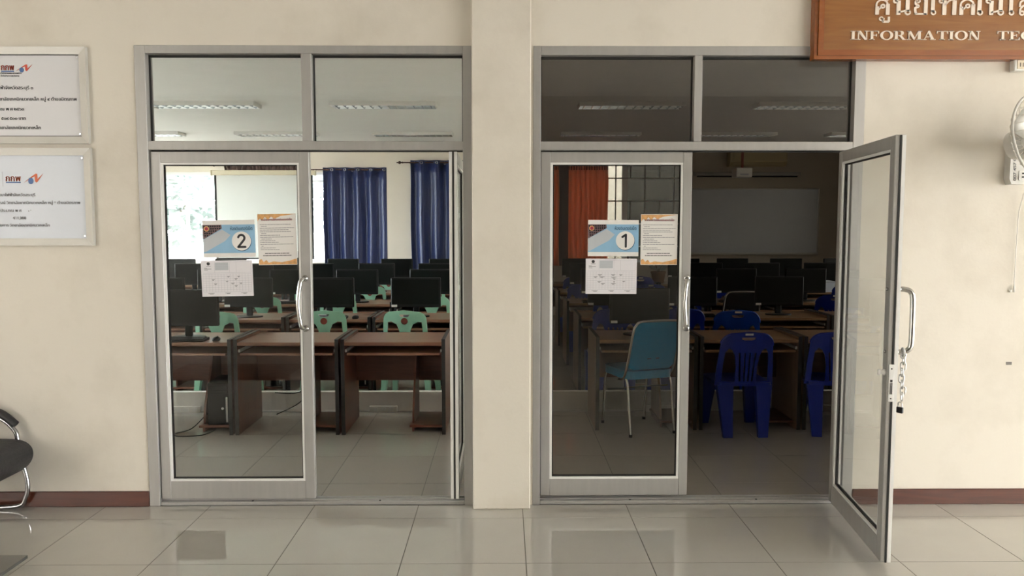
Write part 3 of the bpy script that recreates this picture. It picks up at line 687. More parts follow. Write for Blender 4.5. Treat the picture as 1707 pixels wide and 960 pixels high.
board_text(b2, bx2, bz2, [('กองทุนพัฒนาไฟฟ้าจังหวัดสระบุรี 3', 64, 325), ('ซ่อมอุปกรณ์ วิทยาลัยเทคนิคมวกเหล็ก หมู่ 9 ตำบลมิตรภาพ', 134, 338), ('งบประมาณ พ.ศ. 2564', 53, 351), ('งบประมาณ 411,000 บาท', 56, 363.5), ('โครงการ วิทยาลัยเทคนิคมวกเหล็ก', 83, 375.5)], 4.7, 'ink_grey')

# ------------------------------------------------------------------ carved wooden sign
SY = -0.075
sl, sb = at(1358, 98, SY).x, at(1500, 98, SY).z
sr, st = sl + 2.25, sb + 0.56
sg = empty('wooden_sign', ((sl + sr) / 2, 0, sb)); tag(sg, 'varnished wooden centre sign with cream lettering above the door', 'sign')
W2, H2 = (sr - sl) / 2, st - sb
MB().box(-W2 + .02, W2 - .02, SY + .012, -0.004, 0.02, H2 - .02).build('board', 'sign_wood', sg)
for nm, pts in (('moulding', [(-W2, 0), (-W2 + .05, .05), (-W2 + .05, H2 - .05), (-W2, H2)]), ('moulding', [(W2, 0), (W2, H2), (W2 - .05, H2 - .05), (W2 - .05, .05)]),
                ('moulding', [(-W2, 0), (W2, 0), (W2 - .05, .05), (-W2 + .05, .05)]), ('moulding', [(-W2, H2), (-W2 + .05, H2 - .05), (W2 - .05, H2 - .05), (W2, H2)])):
    mb = MB()
    def ins(poly, d0, d1):      # a strip of the mitred bar, d = distance from the outer edge
        def lim(x, z):
            d = min(x + W2, W2 - x, z, H2 - z); return d
        out = []
        o1, i1, i2, o2 = None, None, None, None
        q = []
        for x, z in poly:
            d = lim(x, z); t = d0 if d < .02 else d1
            sx_ = -1 if x < 0 else 1; sz_ = -1 if z < H2 / 2 else 1
            q.append((sx_ * (W2 - t), (t if sz_ < 0 else H2 - t)))
        return q
    for d0, d1, dep in ((0.0, .018, SY + .010), (.018, .036, SY), (.036, .05, SY + .007)): mb.plate(ins(pts, d0, d1), (), 'y', dep, -0.002)
    mb.build(nm, 'sign_frame', sg)
LYB = SY + .012
# Latin serif capitals, units: height 1
def serif(ch):
    S, T = .24, .07; R = lambda x0, x1, z0, z1: [(x0, z0), (x1, z0), (x1, z1), (x0, z1)]
    def ring(cx, w, a0, a1, n=20):
        o = [(cx + w * math.cos(math.radians(t)), .5 + .52 * math.sin(math.radians(t))) for t in [a0 + (a1 - a0) * i / n for i in range(n + 1)]]
        i_ = [(cx + (w - .25) * math.cos(math.radians(t)), .5 + .44 * math.sin(math.radians(t))) for t in [a1 + (a0 - a1) * i / n for i in range(n + 1)]]
        return o + i_
    ser = lambda x: [R(x - .12, x + S + .12, 0, T), R(x - .12, x + S + .12, 1 - T, 1)]
    if ch == 'I': return [R(.12, .12 + S, 0, 1)] + ser(.12), .48
    if ch == 'N': return [R(.13, .22, 0, 1), R(.86, .95, 0, 1), [(.05, 1), (.36, 1), (.95, 0), (.72, 0)], R(0, .36, 0, T), R(0, .2, 1 - T, 1), R(.72, 1.08, 1 - T, 1)], 1.08
    if ch == 'F': return [R(.12, .12 + S, 0, 1)] + ser(.12) + [R(.3, .88, 1 - T, 1), [(.88, 1), (.88, .68), (.82, .68), (.74, 1)], R(.3, .66, .48, .55), R(.62, .68, .36, .66)], .92
    if ch == 'E': return [R(.12, .12 + S, 0, 1)] + ser(.12) + [R(.3, .9, 1 - T, 1), [(.9, 1), (.9, .7), (.84, .7), (.76, 1)], R(.3, .66, .48, .55), R(.62, .68, .36, .66), R(.3, .92, 0, T), [(.94, 0), (.94, .32), (.88, .32), (.78, 0)]], .98
    if ch == 'O': return [ring(.58, .58, 0, 359.9, 36)], 1.16
    if ch == 'C': return [ring(.58, .58, 45, 318, 28), [(.92, 1.0), (1.02, 1.0), (1.02, .64), (.96, .64), (.86, .9)]], 1.08
    if ch == 'G': return [ring(.58, .58, 45, 330, 28), [(.92, 1.0), (1.02, 1.0), (1.02, .64), (.96, .64), (.86, .9)], R(.84, 1.06, .05, .46), R(.72, 1.14, .42, .49)], 1.18
    if ch == 'R': return [R(.12, .12 + S, 0, 1), R(0, .48, 0, T), R(0, .5, 1 - T, 1), R(.3, .6, 1 - T, 1), R(.3, .6, .46, .53),
                          [(.56, 1), (.74, .98), (.88, .88), (.9, .73), (.86, .58), (.74, .48), (.56, .46), (.56, .53), (.63, .6), (.66, .74), (.63, .88), (.56, .93)], [(.46, .48), (.7, .5), (1.0, .06), (1.1, .06), (1.1, 0), (.8, 0)]], 1.12
    if ch == 'M': return [R(.14, .22, 0, 1), R(1.0, 1.24, 0, 1), [(.05, 1), (.34, 1), (.72, .22), (.62, 0)], [(.62, 0), (.70, 0), (1.1, 1), (1.02, 1)], R(0, .36, 0, T), R(.88, 1.36, 0, T), R(.0, .3, 1 - T, 1), R(1.02, 1.36, 1 - T, 1)], 1.36
    if ch == 'A': return [[(.5, 1.02), (.62, 1.02), (1.06, .02), (.78, .02), (.48, .78), (.2, .02), (.12, .02)], R(.26, .84, .3, .37), R(0, .36, 0, T), R(.68, 1.18, 0, T)], 1.18
    if ch == 'T': return [R(.4, .4 + S, 0, 1), R(.27, .77, 0, T), R(0, 1.04, 1 - T, 1), [(0, 1), (.16, 1), (.07, .68), (0, .68)], [(1.04, 1), (.88, 1), (.97, .68), (1.04, .68)]], 1.04
    if ch == 'H': return [R(.12, .36, 0, 1), R(.76, 1.0, 0, 1), R(.3, .8, .47, .54)] + ser(.12) + ser(.76), 1.12
    if ch == 'L': return [R(.12, .36, 0, 1)] + ser(.12) + [R(.3, .9, 0, T), [(.92, 0), (.92, .34), (.86, .34), (.76, 0)]], .95
    if ch == 'Y': return [R(.42, .66, 0, .5), R(.3, .78, 0, T), [(.04, 1), (.36, 1), (.66, .46), (.42, .42)], [(.86, 1), (.95, 1), (.66, .44), (.56, .44)], R(-.04, .42, 1 - T, 1), R(.72, 1.08, 1 - T, 1)], 1.06
    return [], .5
def sign_word(word, xa, xb, z0, hgt):
    total = sum(serif(c)[1] for c in word) + .06 * (len(word) - 1); sx = (xb - xa) / total; x = xa
    for c in word:
        polys, w = serif(c); mb = MB()
        for p in polys: mb.plate([(x + q[0] * sx, z0 + q[1] * hgt) for q in p], (), 'y', LYB - .006, LYB)
        mb.build('letter', 'letter', sg); x += (w + .06) * sx
scx = (sl + sr) / 2
ta, tb = at(1417, 66.5, LYB), at(1633, 66, LYB); hgt = at(1417, 51.5, LYB).z - ta.z
sign_word('INFORMATION', ta.x - scx, tb.x - scx, ta.z - sb, hgt)
tx = at(1661, 66, LYB).x - scx; unit = (tb.x - ta.x) / (sum(serif(c)[1] for c in 'INFORMATION') + .6)
sign_word('TECHNOLOGY', tx, tx + unit * (sum(serif(c)[1] for c in 'TECHNOLOGY') + .54), ta.z - sb, hgt)
# Thai line drawn in strokes, units: height 1; every stroke (points, width)
def thai(ch):
    ring = lambda x, z, r: (arc(x, z, r, 0, 360, 14), .09)
    TK, TN = .20, .085
    if ch == 'ศ': return [([(.14, 0), (.14, .50)], TK), (smooth_path([(.10, .45), (.12, .72), (.34, .90), (.60, .84), (.72, .62)], 5), .10), ([(.72, 0), (.72, .66)], TK), ring(.45, .52, .10), (smooth_path([(.36, .47), (.28, .36), (.18, .34)], 5), TN), ([(.62, .84), (.80, 1.0)], .10)], .82
    if ch == 'น': return [ring(.14, .84, .10), ([(.30, .0), (.30, .86)], TK), (smooth_path([(.30, .16), (.50, .20), (.66, .26)], 4), TN), ([(.76, .22), (.76, .94)], TK), ring(.78, .14, .12)], .92
    if ch == 'ย': return [ring(.24, .84, .10), (smooth_path([(.14, .86), (.10, .66), (.28, .52), (.10, .42), (.10, .20), (.16, .04)], 5), .13), ([(.10, .05), (.72, .05)], .10), ([(.68, 0), (.68, .94)], TK)], .78
    if ch == 'เ': return [([(.16, .18), (.16, .94)], TK), ring(.20, .13, .11)], .36
    if ch == 'ท': return [ring(.14, .84, .10), ([(.30, 0), (.30, .88)], TK), (smooth_path([(.34, .60), (.52, .84), (.70, .92), (.80, .84)], 5), .09), ([(.80, 0), (.80, .88)], TK)], .90
    if ch == 'ค': return [([(.14, 0), (.14, .50)], TK), (smooth_path([(.10, .45), (.12, .74), (.42, .94), (.70, .80), (.76, .60)], 5), .10), ([(.74, 0), (.74, .66)], TK), ring(.46, .54, .10), (smooth_path([(.36, .50), (.28, .38), (.18, .36)], 5), TN)], .84
    if ch == 'โ': return [([(.16, .18), (.16, 1.1)], TK), ring(.20, .13, .11), (smooth_path([(.16, 1.1), (.0, 1.25), (.2, 1.34), (.36, 1.22)], 4), .09)], .36
    if ch == 'ล': return [(smooth_path([(.08, .50), (.12, .80), (.42, .94), (.68, .82), (.74, .6)], 5), .10), ([(.72, 0), (.72, .66)], TK), (smooth_path([(.72, .42), (.5, .60), (.26, .56), (.12, .38), (.10, .18)], 5), .10), ring(.20, .12, .11)], .82
    return [], .5
z_b = at(1500, 25, LYB).z - sb; th_ = 0.088
for ch, a, b in (('ศ', 1457, 1482), ('น', 1487, 1517), ('ย', 1522, 1545), ('เ', 1549, 1560), ('ท', 1563, 1593), ('ค', 1597, 1624), ('โ', 1626, 1638), ('น', 1641, 1672), ('โ', 1679, 1690), ('ล', 1696, 1723), ('ย', 1728, 1752)):
    st_, w = thai(ch); xa, xb = at(a, 25, LYB).x - scx, at(b, 25, LYB).x - scx; sx = (xb - xa) / w; mb = MB()
    for pts, wd in st_: stroke(mb, [(xa + p[0] * sx, z_b + p[1] * th_) for p in pts], wd * sx if wd > .12 else wd * .9 * sx, LYB - .006, LYB)
    if ch == 'ศ': stroke(mb, [(xa + x * sx, z_b + z * th_) for x, z in arc(.38, -.24, .10, 0, 360, 12)], .06 * sx, LYB - .006, LYB); stroke(mb, [(xa + x * sx, z_b + z * th_) for x, z in ((.52, -.20), (.46, -.42), (.46, -.42), (.80, -.42), (.80, -.42), (.80, -.12))], .11 * sx, LYB - .006, LYB)
    mb.build('letter', 'letter', sg)

# ------------------------------------------------------------------ wall fan, junction box, cord, tape marks
fc = at(1737, 230, -0.30)
fan = empty('wall_fan', (fc.x, 0, fc.z)); tag(fan, 'grey oscillating wall fan with wire cage mounted below the sign', 'fan')
FR = 0.235; fy = -0.30
tilt = Matrix.Translation((0, fy, 0)) @ Matrix.Rotation(0.42, 4, 'Z') @ Matrix.Rotation(-0.18, 4, 'X')
T3 = lambda pts: [tilt @ Vector(p) for p in pts]
for nm, dep in (('front_grille', -0.075), ('rear_grille', 0.065)):
    g = MB()
    for k in range(30):
        a = 2 * PI * k / 30; sp_ = []
        for i in range(7):
            r = 0.04 + (FR - 0.04) * i / 6; aa = a + (0.35 if dep < 0 else -0.35) * (r / FR); sp_.append((r * math.cos(aa), dep * math.sqrt(max(0, 1 - (r / FR) ** 2.6)), r * math.sin(aa)))
        g.tube(T3(sp_), 0.0016, 4)
    for r in (.075, .13, .185): g.tube(T3([(r * math.cos(t), dep * math.sqrt(1 - (r / FR) ** 2.6), r * math.sin(t)) for t in [2 * PI * i / 40 for i in range(40)]]), 0.0018, 4, closed=True)
    g.build(nm, 'fan_wire', fan)
MB().tube(T3([(FR * math.cos(t), 0, FR * math.sin(t)) for t in [2 * PI * i / 48 for i in range(48)]]), 0.007, 8, closed=True).build('rim', 'fan_grey', fan)
hub = MB().loft([T3([(r * math.cos(2 * PI * j / 20), y, r * math.sin(2 * PI * j / 20)) for j in range(20)]) for r, y in ((.001, -.08), (.036, -.08), (.04, -.074), (.04, -.07))]).build('hub_badge', 'fan_grey', fan)
MB().loft([T3([(r * math.cos(2 * PI * j / 20), y, r * math.sin(2 * PI * j / 20)) for j in range(20)]) for r, y in ((.001, .06), (.07, .06), (.085, .09), (.075, .16), (.04, .18), (.001, .18))]).build('motor_housing', 'fan_grey', fan)
for k in range(3):
    a = 2 * PI * k / 3 + .4; m = Matrix.Rotation(-a, 4, 'Y')
    rg = [[tilt @ (m @ Vector((r, tw * q, wd * q + r * .12))) + Vector((0, 0, 0)) for q in (-1, -.3, .3, 1)] for r, wd, tw in ((.03, .025, .012), (.09, .06, .022), (.16, .075, .02), (.205, .05, .012))]
    bl = MB(); V = [p for r in rg for p in r]; bl.add(V, [(i * 4 + j, i * 4 + j + 1, i * 4 + j + 5, i * 4 + j + 4) for i in range(3) for j in range(3)], True)
    o = bl.build('blade', 'fan_grey', fan); mo = o.modifiers.new('thick', 'SOLIDIFY'); mo.thickness = 0.003
b0, b1_ = at(1682, 307, -0.05).z - fc.z, at(1682, 235, -0.05).z - fc.z
x0 = at(1683, 300, -0.05).x - fc.x
MB().plate([(x0 + .008, b0), (x0 + .10, b0), (x0 + .108, b0 + .02), (x0 + .115, b1_), (x0, b1_), (x0 - .004, b0 + .03)], (), 'y', -0.055, 0.0).build('wall_mount', 'fan_grey', fan)
MB().tube([(x0 + .06, -0.03, b1_ - .02), (x0 + .06, -0.09, b1_ + .0), tilt @ Vector((0, .17, 0))], 0.028, 12).build('neck', 'fan_grey', fan)
panel = MB().plate(rrect(x0 + .045, x0 + .10, b0 + .02, b0 + .075, .008), (), 'y', -0.060, -0.055).build('control_panel', 'white_pl', fan)
for z in (.035, .055): MB().box(x0 + .062, x0 + .072, -0.063, -0.060, b0 + z, b0 + z + .008).build('button', 'black', panel)
sn = text_mb('007 457 0001', 0, 0, .165, .016, 0, 0.0006); ser_o = sn.build('serial_lettering', 'ink_grey', fan); ser_o.rotation_euler = (0, -PI / 2 - .05, 0); ser_o.location = (x0 + .034, -0.0552, b0 + .02)
jb = empty('junction_box', (at(1691, 108, -0.045).x + .05, 0, at(1691, 118, -0.045).z)); tag(jb, 'small white socket box on the wall just under the wooden sign', 'socket')
MB().box(-.05, .07, -.045, 0, 0, .068, .004).build('body', 'white_pl', jb); MB().box(-.035, .055, -.048, -.045, .01, .058, .002).build('face_plate', 'cream_pl', jb)
for x in (-.02, -.005): MB().box(x, x + .004, -.0488, -.048, .022, .044).build('slot', 'black', jb)
pcx, pcz = at(1690, 487, -0.012).x, at(1690, 487, -0.012).z
cordo = empty('pull_cord', (pcx, 0, pcz)); tag(cordo, 'thin white pull cord hanging from the wall fan', 'cord')
MB().tube([(0, -.012, .03), (.002, -.012, .3), (.0, -.02, .45), (.02, -.05, b0 + fc.z - pcz + .01)], 0.0022, 6).build('string', 'white_pl', cordo)
MB().lathe([(.001, 0), (.006, 0), (.005, .03), (.0025, .04), (.001, .04)], (0, -.012, 0), 10).build('toggle', 'white_pl', cordo); MB().box(-.022, -.010, -.014, 0, 0, .014, .002).build('clip', 'white_pl', cordo)
for px, py, w, h, lab in ((1682, 605.5, .032, .018, 'small grey square of tape low on the wall beside the open door'), (1489, 237, .055, .017, 'short grey tape strip on the wall behind the top of the open door')):
    q = at(px, py, -0.002); o = MB().box(-w / 2, w / 2, -.002, 0, -h / 2, h / 2).build('tape_mark', 'tape'); o.location = (q.x, 0, q.z); tag(o, lab, 'tape')

# ------------------------------------------------------------------ armchair and low table at the corridor's near end
ac = empty('visitor_armchair', (-2.98, -0.30, 0)); tag(ac, 'black leatherette visitor armchair with a bent chrome frame by the wall', 'chair')
prof = [(-.32, .22), (0, .19), (.17, .205), (.25, .235), (.30, .28), (.318, .33), (.305, .375), (.26, .405), (.17, .415), (0, .41), (-.32, .37)]
pr = smooth_path([(x, 0, z) for x, z in prof], 3); pr = [(p.x, p.z) for p in pr]
MB().plate(pr, (), 'y', -.23, .23).build('seat_cushion', 'leather', ac)
bk = [(-.34, .36), (-.26, .38), (-.34, .70), (-.44, 1.02), (-.50, 1.05), (-.54, 1.0), (-.44, .68)]
MB().plate([(p.x, p.z) for p in smooth_path([(x, 0, z) for x, z in bk + bk[:1]], 3)[:-1]], (), 'y', -.24, .24).build('backrest', 'leather', ac)
for s in (-1, 1):
    y = s * .25
    MB().tube(smooth_path([(-.44, y, .70), (-.40, y, .60), (-.10, y, .57), (.12, y, .53), (.205, y, .46), (.222, y, .40), (.235, y, .30), (.265, y, .16), (.25, y, .07), (.17, y, .016), (-.30, y, .015), (-.42, y, .015)], 6), 0.013, 10).build('frame_tube', 'chrome_dark', ac)
    MB().tube(smooth_path([(-.30, y, .58), (-.05, y, .595), (.12, y, .56), (.215, y, .49)], 5), 0.028, 12, 0.022).build('arm_pad', 'leather', ac)
MB().tube([(-.42, -.25, .015), (-.42, .25, .015)], 0.013, 10).build('base_bar', 'chrome', ac); MB().tube([(.10, -.25, .3), (.10, .25, .3)], 0.011, 8).build('seat_bar', 'chrome', ac)
tz = 0.42; tc_ = at_z(46.5, 925, tz)
tb = empty('coffee_table', (tc_.x - .5, tc_.y - .3, 0)); tag(tb, 'low coffee table with a dark glossy top, its corner in view', 'table')
MB().box(-.5, .5, -.3, .3, tz - .012, tz, .001).build('table_top', 'table_top', tb); MB().box(-.36, .36, -.18, .18, tz - .05, tz - .012).build('apron', 'black', tb)
for sx_ in (-1, 1):
    for sy_ in (-1, 1): MB().box(sx_ * .38 - .02, sx_ * .38 + .02, sy_ * .2 - .02, sy_ * .2 + .02, 0, tz - .03, .003).build('leg', 'black', tb)

# ================================================================== rooms: fittings
ORD = ['first', 'second', 'third', 'fourth', 'fifth', 'sixth', 'seventh', 'eighth']
ROOMS = {'L': 'room two', 'R': 'room one'}

# ceiling louvre lamps
def louvre():
    r = empty('ceiling_lamp'); L, D, H = 1.17, .30, .045
    MB().box(-L / 2, L / 2, -D / 2, D / 2, -.006, 0).build('tray', 'white_pl', r)
    fr = MB(); t = .012
    fr.box(-L / 2, L / 2, -D / 2, -D / 2 + t, -H, -.006).box(-L / 2, L / 2, D / 2 - t, D / 2, -H, -.006).box(-L / 2, -L / 2 + t, -D / 2 + t, D / 2 - t, -H, -.006).box(L / 2 - t, L / 2, -D / 2 + t, D / 2 - t, -H, -.006)
    fr.build('rim', 'white_pl', r)
    for yb, yt in ((D / 2 - t - .001, D / 2 - t - .010), (.004, -.004)):
        MB().add([(-L / 2 + t, yb, -.043), (L / 2 - t, yb, -.043), (L / 2 - t, yt, -.008), (-L / 2 + t, yt, -.008), (-L / 2 + t, yb + .001, -.043), (L / 2 - t, yb + .001, -.043), (L / 2 - t, yt + .001, -.008), (-L / 2 + t, yt + .001, -.008)],
                 [(0, 1, 2, 3), (7, 6, 5, 4), (0, 4, 5, 1), (2, 6, 7, 3)]).build('reflector', 'tin', r)
    for y in (-.075, .075): MB().cyl((-L / 2 + .02, y, -.024), (L / 2 - .02, y, -.024), .008, n=8).build('tube', 'white_pl', r)
    bm_ = None
    for k in range(12):
        x = -L / 2 + .06 + k * (L - .12) / 11
        if bm_ is None: bm_ = MB().add([(-.003, -D / 2 + t, -H + .002), (.003, -D / 2 + t, -H + .002), (.003, D / 2 - t, -H + .002), (-.003, D / 2 - t, -H + .002), (-.001, -D / 2 + t, -.008), (.001, -D / 2 + t, -.008), (.001, D / 2 - t, -.008), (-.001, D / 2 - t, -.008)], [(0, 3, 2, 1), (4, 5, 6, 7), (0, 1, 5, 4), (1, 2, 6, 5), (2, 3, 7, 6), (3, 0, 4, 7)]).build('louvre_blade', 'tin', r); bm_.location.x = x
        else:
            c = bm_.copy(); COL.objects.link(c); c.parent = r; c.location.x = x
    return r
lamp0 = louvre(); first = True
spots = []
for side, xs in (('L', (-1.34, -3.33, -5.3)), ('R', (1.41, 3.39, 5.35))):
    for row, y in enumerate((1.7, 4.54, 7.39)):
        for k, x in enumerate(xs):
            if row == 0: continue
            if row == 1 and k == 2: continue
            spots.append((side, row, k, x, y))
for i, (side, row, k, x, y) in enumerate(spots):
    o = lamp0 if i == 0 else copy_tree(lamp0)
    o.location = (x, y, CEIL)
    tag(o, f'unlit louvred ceiling lamp, {"nearer" if row == 1 else "farther"} row, {ORD[k]} from the partition, in {ROOMS[side]}', 'ceiling lamp', f'ceiling lamps in {ROOMS[side]}')

# windows in the rear walls
def window_unit(name, x0, x1, z0, z1, verts, horiz, panes, fm='white_frame'):
    w = struct(empty(name, ((x0 + x1) / 2, Y_BACK + .05, z0))); cx = (x0 + x1) / 2; f = .05
    MB().box(x0 - cx, x1 - cx, -.02, .06, 0, f).build('frame_rail', fm, w); MB().box(x0 - cx, x1 - cx, -.02, .06, z1 - z0 - f, z1 - z0).build('frame_rail', fm, w)
    for x in (x0, x1 - f): MB().box(x - cx, x + f - cx, -.02, .06, f, z1 - z0 - f).build('frame_stile', fm, w)
    for z, t in horiz: MB().box(x0 - cx + f, x1 - cx - f, -.015, .055, z - z0 - t / 2, z - z0 + t / 2).build('cross_rail', fm, w)
    for x, a, b, t in verts: MB().box(x - cx - t / 2, x - cx + t / 2, -.012, .05, a - z0, b - z0).build('mullion', fm, w)
    for a, b, c, d, m in panes: MB().box(a - cx, b - cx, .018, .023, c - z0, d - z0).build('pane', m, w)
    return w
vs = [x for x in (-5.68, -5.15, -4.62, -4.1, -3.57, -3.04, -2.6)]
window_unit('window_5', *WL, [(x, 1.0, 1.99, .045) for x in vs] + [(x, 2.42, 2.52, .03) for x in vs[::2]], [(2.016, .075), (2.40, .035)],
            [(WL[0] + .05, WL[1] - .05, 1.0, 1.98, 'win_glass'), (WL[0] + .05, WL[1] - .05, 2.05, 2.385, 'win_glass'), (WL[0] + .05, WL[1] - .05, 2.415, 2.51, 'win_glass')])
window_unit('window_6', *WR, [(2.16, 1.0, 2.71, .10)], [], [(WR[0] + .05, 2.11, 1.0, 2.71, 'dimming_glass'), (2.21, WR[1] - .05, 1.0, 2.71, 'dark_glass')])
gr = empty('window_grille', ((WR[0] + WR[1]) / 2, Y_BACK + .025, WR[2])); tag(gr, 'grey security grille of offset squares over the window of room one', 'grille')
gcx, gcz = (WR[0] + WR[1]) / 2, WR[2]
zs = [1.24, 1.645, 2.052, 2.457]
for z in zs: MB().box(WR[0] - gcx, WR[1] - gcx, -.012, .0, z - gcz - .012, z - gcz + .012).build('bar', 'grey_bar', gr)
zz = [WR[2]] + zs + [WR[3]]
for r in range(5):
    for i in range(-5, 6):
        x = 1.993 + i * .262
        if WR[0] + .05 < x < WR[1] - .05 and (r % 2 == 0 or i % 2 == 0):
            MB().box(x - gcx - .012, x - gcx + .012, -.012, .0, zz[r] - gcz + .012, zz[r + 1] - gcz - .012).build('bar', 'grey_bar', gr)

# curtains
def curtain(name, x0, x1, y, z0, z1, folds, amp, m, label, rings, flare=0.0, seed=1):
    r = empty(name, ((x0 + x1) / 2, y, z0)); w = (x1 - x0) / 2; H = z1 - z0; rn = random.Random(seed)
    nx, nz = folds * 12, 10; ph = [rn.uniform(-.25, .25) for _ in range(folds + 2)]
    V = []
    for j in range(nz + 1):
        t = j / nz
        for i in range(nx + 1):
            u = i / nx; k = u * folds; kk = int(min(k, folds - 1)); a = amp * (1.0 - .15 * t + .2 * math.sin(kk * 2.3 + 3 * t))
            V.append((-w + 2 * w * u + flare * (1 - t) * (u - .5) + .006 * math.sin(9 * t + kk), a * math.sin(2 * PI * k + ph[kk] * (1 - t)), H * t))
    mb = MB().add(V, [(j * (nx + 1) + i, j * (nx + 1) + i + 1, (j + 1) * (nx + 1) + i + 1, (j + 1) * (nx + 1) + i) for j in range(nz) for i in range(nx)], True)
    c = mb.build('cloth', m, r); mo = c.modifiers.new('thick', 'SOLIDIFY'); mo.thickness = .003
    tag(r, label, 'curtain')
    if rings:
        for i in range(folds * 2):
            u = (i + .5) / (folds * 2) if False else (i * .5 + .25) / folds
            x = -w + 2 * w * u; s = 1 if i % 2 == 0 else -1
            MB().tube([(x, amp * s * 1.02 - .002 + 0, H - .045 + .0) if False else (x + .02 * math.cos(t), amp * s * (1 if s < 0 else .9) - .004, H - .045 + .02 * math.sin(t)) for t in [2 * PI * q / 12 for q in range(12)]], .005, 6, closed=True).build('grommet', 'chrome_dark', r)
    return r
def rod(x0, x1, y, z, label, ends=(1, 1), rr=.011):
    r = empty('curtain_rod', ((x0 + x1) / 2, y, z)); w = (x1 - x0) / 2
    MB().cyl((-w, 0, 0), (w, 0, 0), rr, n=10).build('pole', 'bronze', r)
    for s, e in ((-1, ends[0]), (1, ends[1])):
        if e:
            f = MB().lathe([(.001, -.0), (.014, .0), (.016, .02), (.008, .03), (.022, .045), (.026, .06), (.018, .075), (.006, .085), (.014, .1), (.001, .11)] if True else [], (0, 0, 0), 12, 'x').build('finial', 'bronze', r)
            f.location = (s * w, 0, 0); f.rotation_euler = (0, 0, 0 if s > 0 else PI)
    for q in (-.85, .85): MB().box(q * w - .008, q * w + .008, 0, .08, -.012, .012).build('bracket', 'bronze', r)
    return tag(r, label, 'curtain rod')
ya = Y_BACK - .10
a0, a1 = at(538, 290, ya).x, at(648, 290, ya).x; zr = at(590, 282, ya).z
curtain('blue_curtain', a0, a1 - .02, ya, .55, zr + .03, 5, .045, 'navy_cloth', 'royal blue grommet curtain hanging at the window of room two', True, -.02)
rod(at(500, 285, ya).x, a1, ya, zr - .01, 'dark bronze rod carrying the blue curtain at the window', (0, 1))
yb = YJOG - .10
c0 = at(684, 275, yb).x; c1 = -.30; zr2 = at(700, 270, yb).z
curtain('blue_curtain', c0, c1, yb, .5, zr2 + .03, 5, .05, 'navy_cloth', 'royal blue grommet curtain hanging beside the open door of room two', True, -.02, 4)
rod(at(672, 270, yb).x, -.22, yb, zr2 - .01, 'dark bronze rod with finial carrying the blue curtain nearest the partition', (1, 0))
# gathered brown curtain above the projection screen
yg = Y_BACK - .09
g0, g1 = at(374, 275, yg).x, at(505, 275, yg).x; zg = at(430, 275, yg).z
curtain('brown_valance', g0, g1, yg, zg - .10, zg + .035, 16, .03, 'brown_cloth', 'bunched dark brown valance above the projection screen', False)
rod(at(362, 276, yg).x, g1 + .08, yg, zg - .005, 'dark rod with finial above the projection screen', (1, 0), .012)

# projection screen in room two
ys = Y_BACK - .32
p0, p1 = at(357, 292, ys), at(524, 430, ys)
ps = empty('projection_screen', ((p0.x + p1.x) / 2, ys, 1.05)); tag(ps, 'pulled-down white projection screen with black side borders in room two', 'screen')
pw = (p1.x - p0.x) / 2; pH = p0.z - 1.05
MB().box(-pw + .035, pw - .035, -.002, .002, .0, pH).build('screen_cloth', 'screen_cloth', ps)
for s in (-1, 1): MB().box(s * pw - .0 * s, s * (pw - .036), -.0035, .0025, 0, pH).build('border', 'black', ps)
MB().box(-pw - .03, pw + .03, -.045, .045, pH, pH + .085, .012).build('case', 'cream_pl', ps)
for s in (-1, 1): MB().box(s * (pw + .03), s * (pw + .055), -.05, .05, pH - .012, pH + .09, .01).build('end_cap', 'cream_pl', ps)
MB().cyl((-pw, 0, -.012), (pw, 0, -.012), .014, n=10).build('weight_bar', 'black', ps)
for s in (-.8, .8): MB().box(s * pw - .015, s * pw + .015, .04, .315, pH + .03, pH + .06).build('wall_bracket', 'cream_pl', ps)

def air_con(x0, x1, z0, z1, y, m, label):
    r = empty('air_conditioner', ((x0 + x1) / 2, y, z0)); w = (x1 - x0) / 2; h = z1 - z0
    MB().plate([(0, 0), (0, h), (-.19, h), (-.22, h - .03), (-.22, .07), (-.15, 0)], (), 'x', -w, w).build('casing', m, r)
    MB().box(-w + .04, w - .04, -.232, -.219, .09, h - .04, .004).build('front_panel', m, r)
    lv = MB()
    for k in range(3): lv.box(-w + .06, w - .06, -.226 + k * .02, -.214 + k * .02, .045 - k * .013, .052 - k * .013)
    lv.build('air_louvre', m, r); MB().box(w - .14, w - .06, -.234, -.231, .10, .106).build('badge', 'grey_bar', r)
    tag(r, label, 'air conditioner'); return r
q0, q1 = at(385, 255, Y_BACK), at(480, 272, Y_BACK)
air_con(q0.x, q1.x, at(430, 274, Y_BACK - .2).z, 2.93, Y_BACK - .005, 'cream_pl', 'cream wall air conditioner above the brown valance in room two')
q0, q1 = at(1212, 255, Y_BACK), at(1305, 277, Y_BACK)
air_con(q0.x, q1.x, at(1250, 277, Y_BACK - .2).z, 2.93, Y_BACK - .005, 'yellowed', 'yellowed wall air conditioner above the whiteboard in room one')

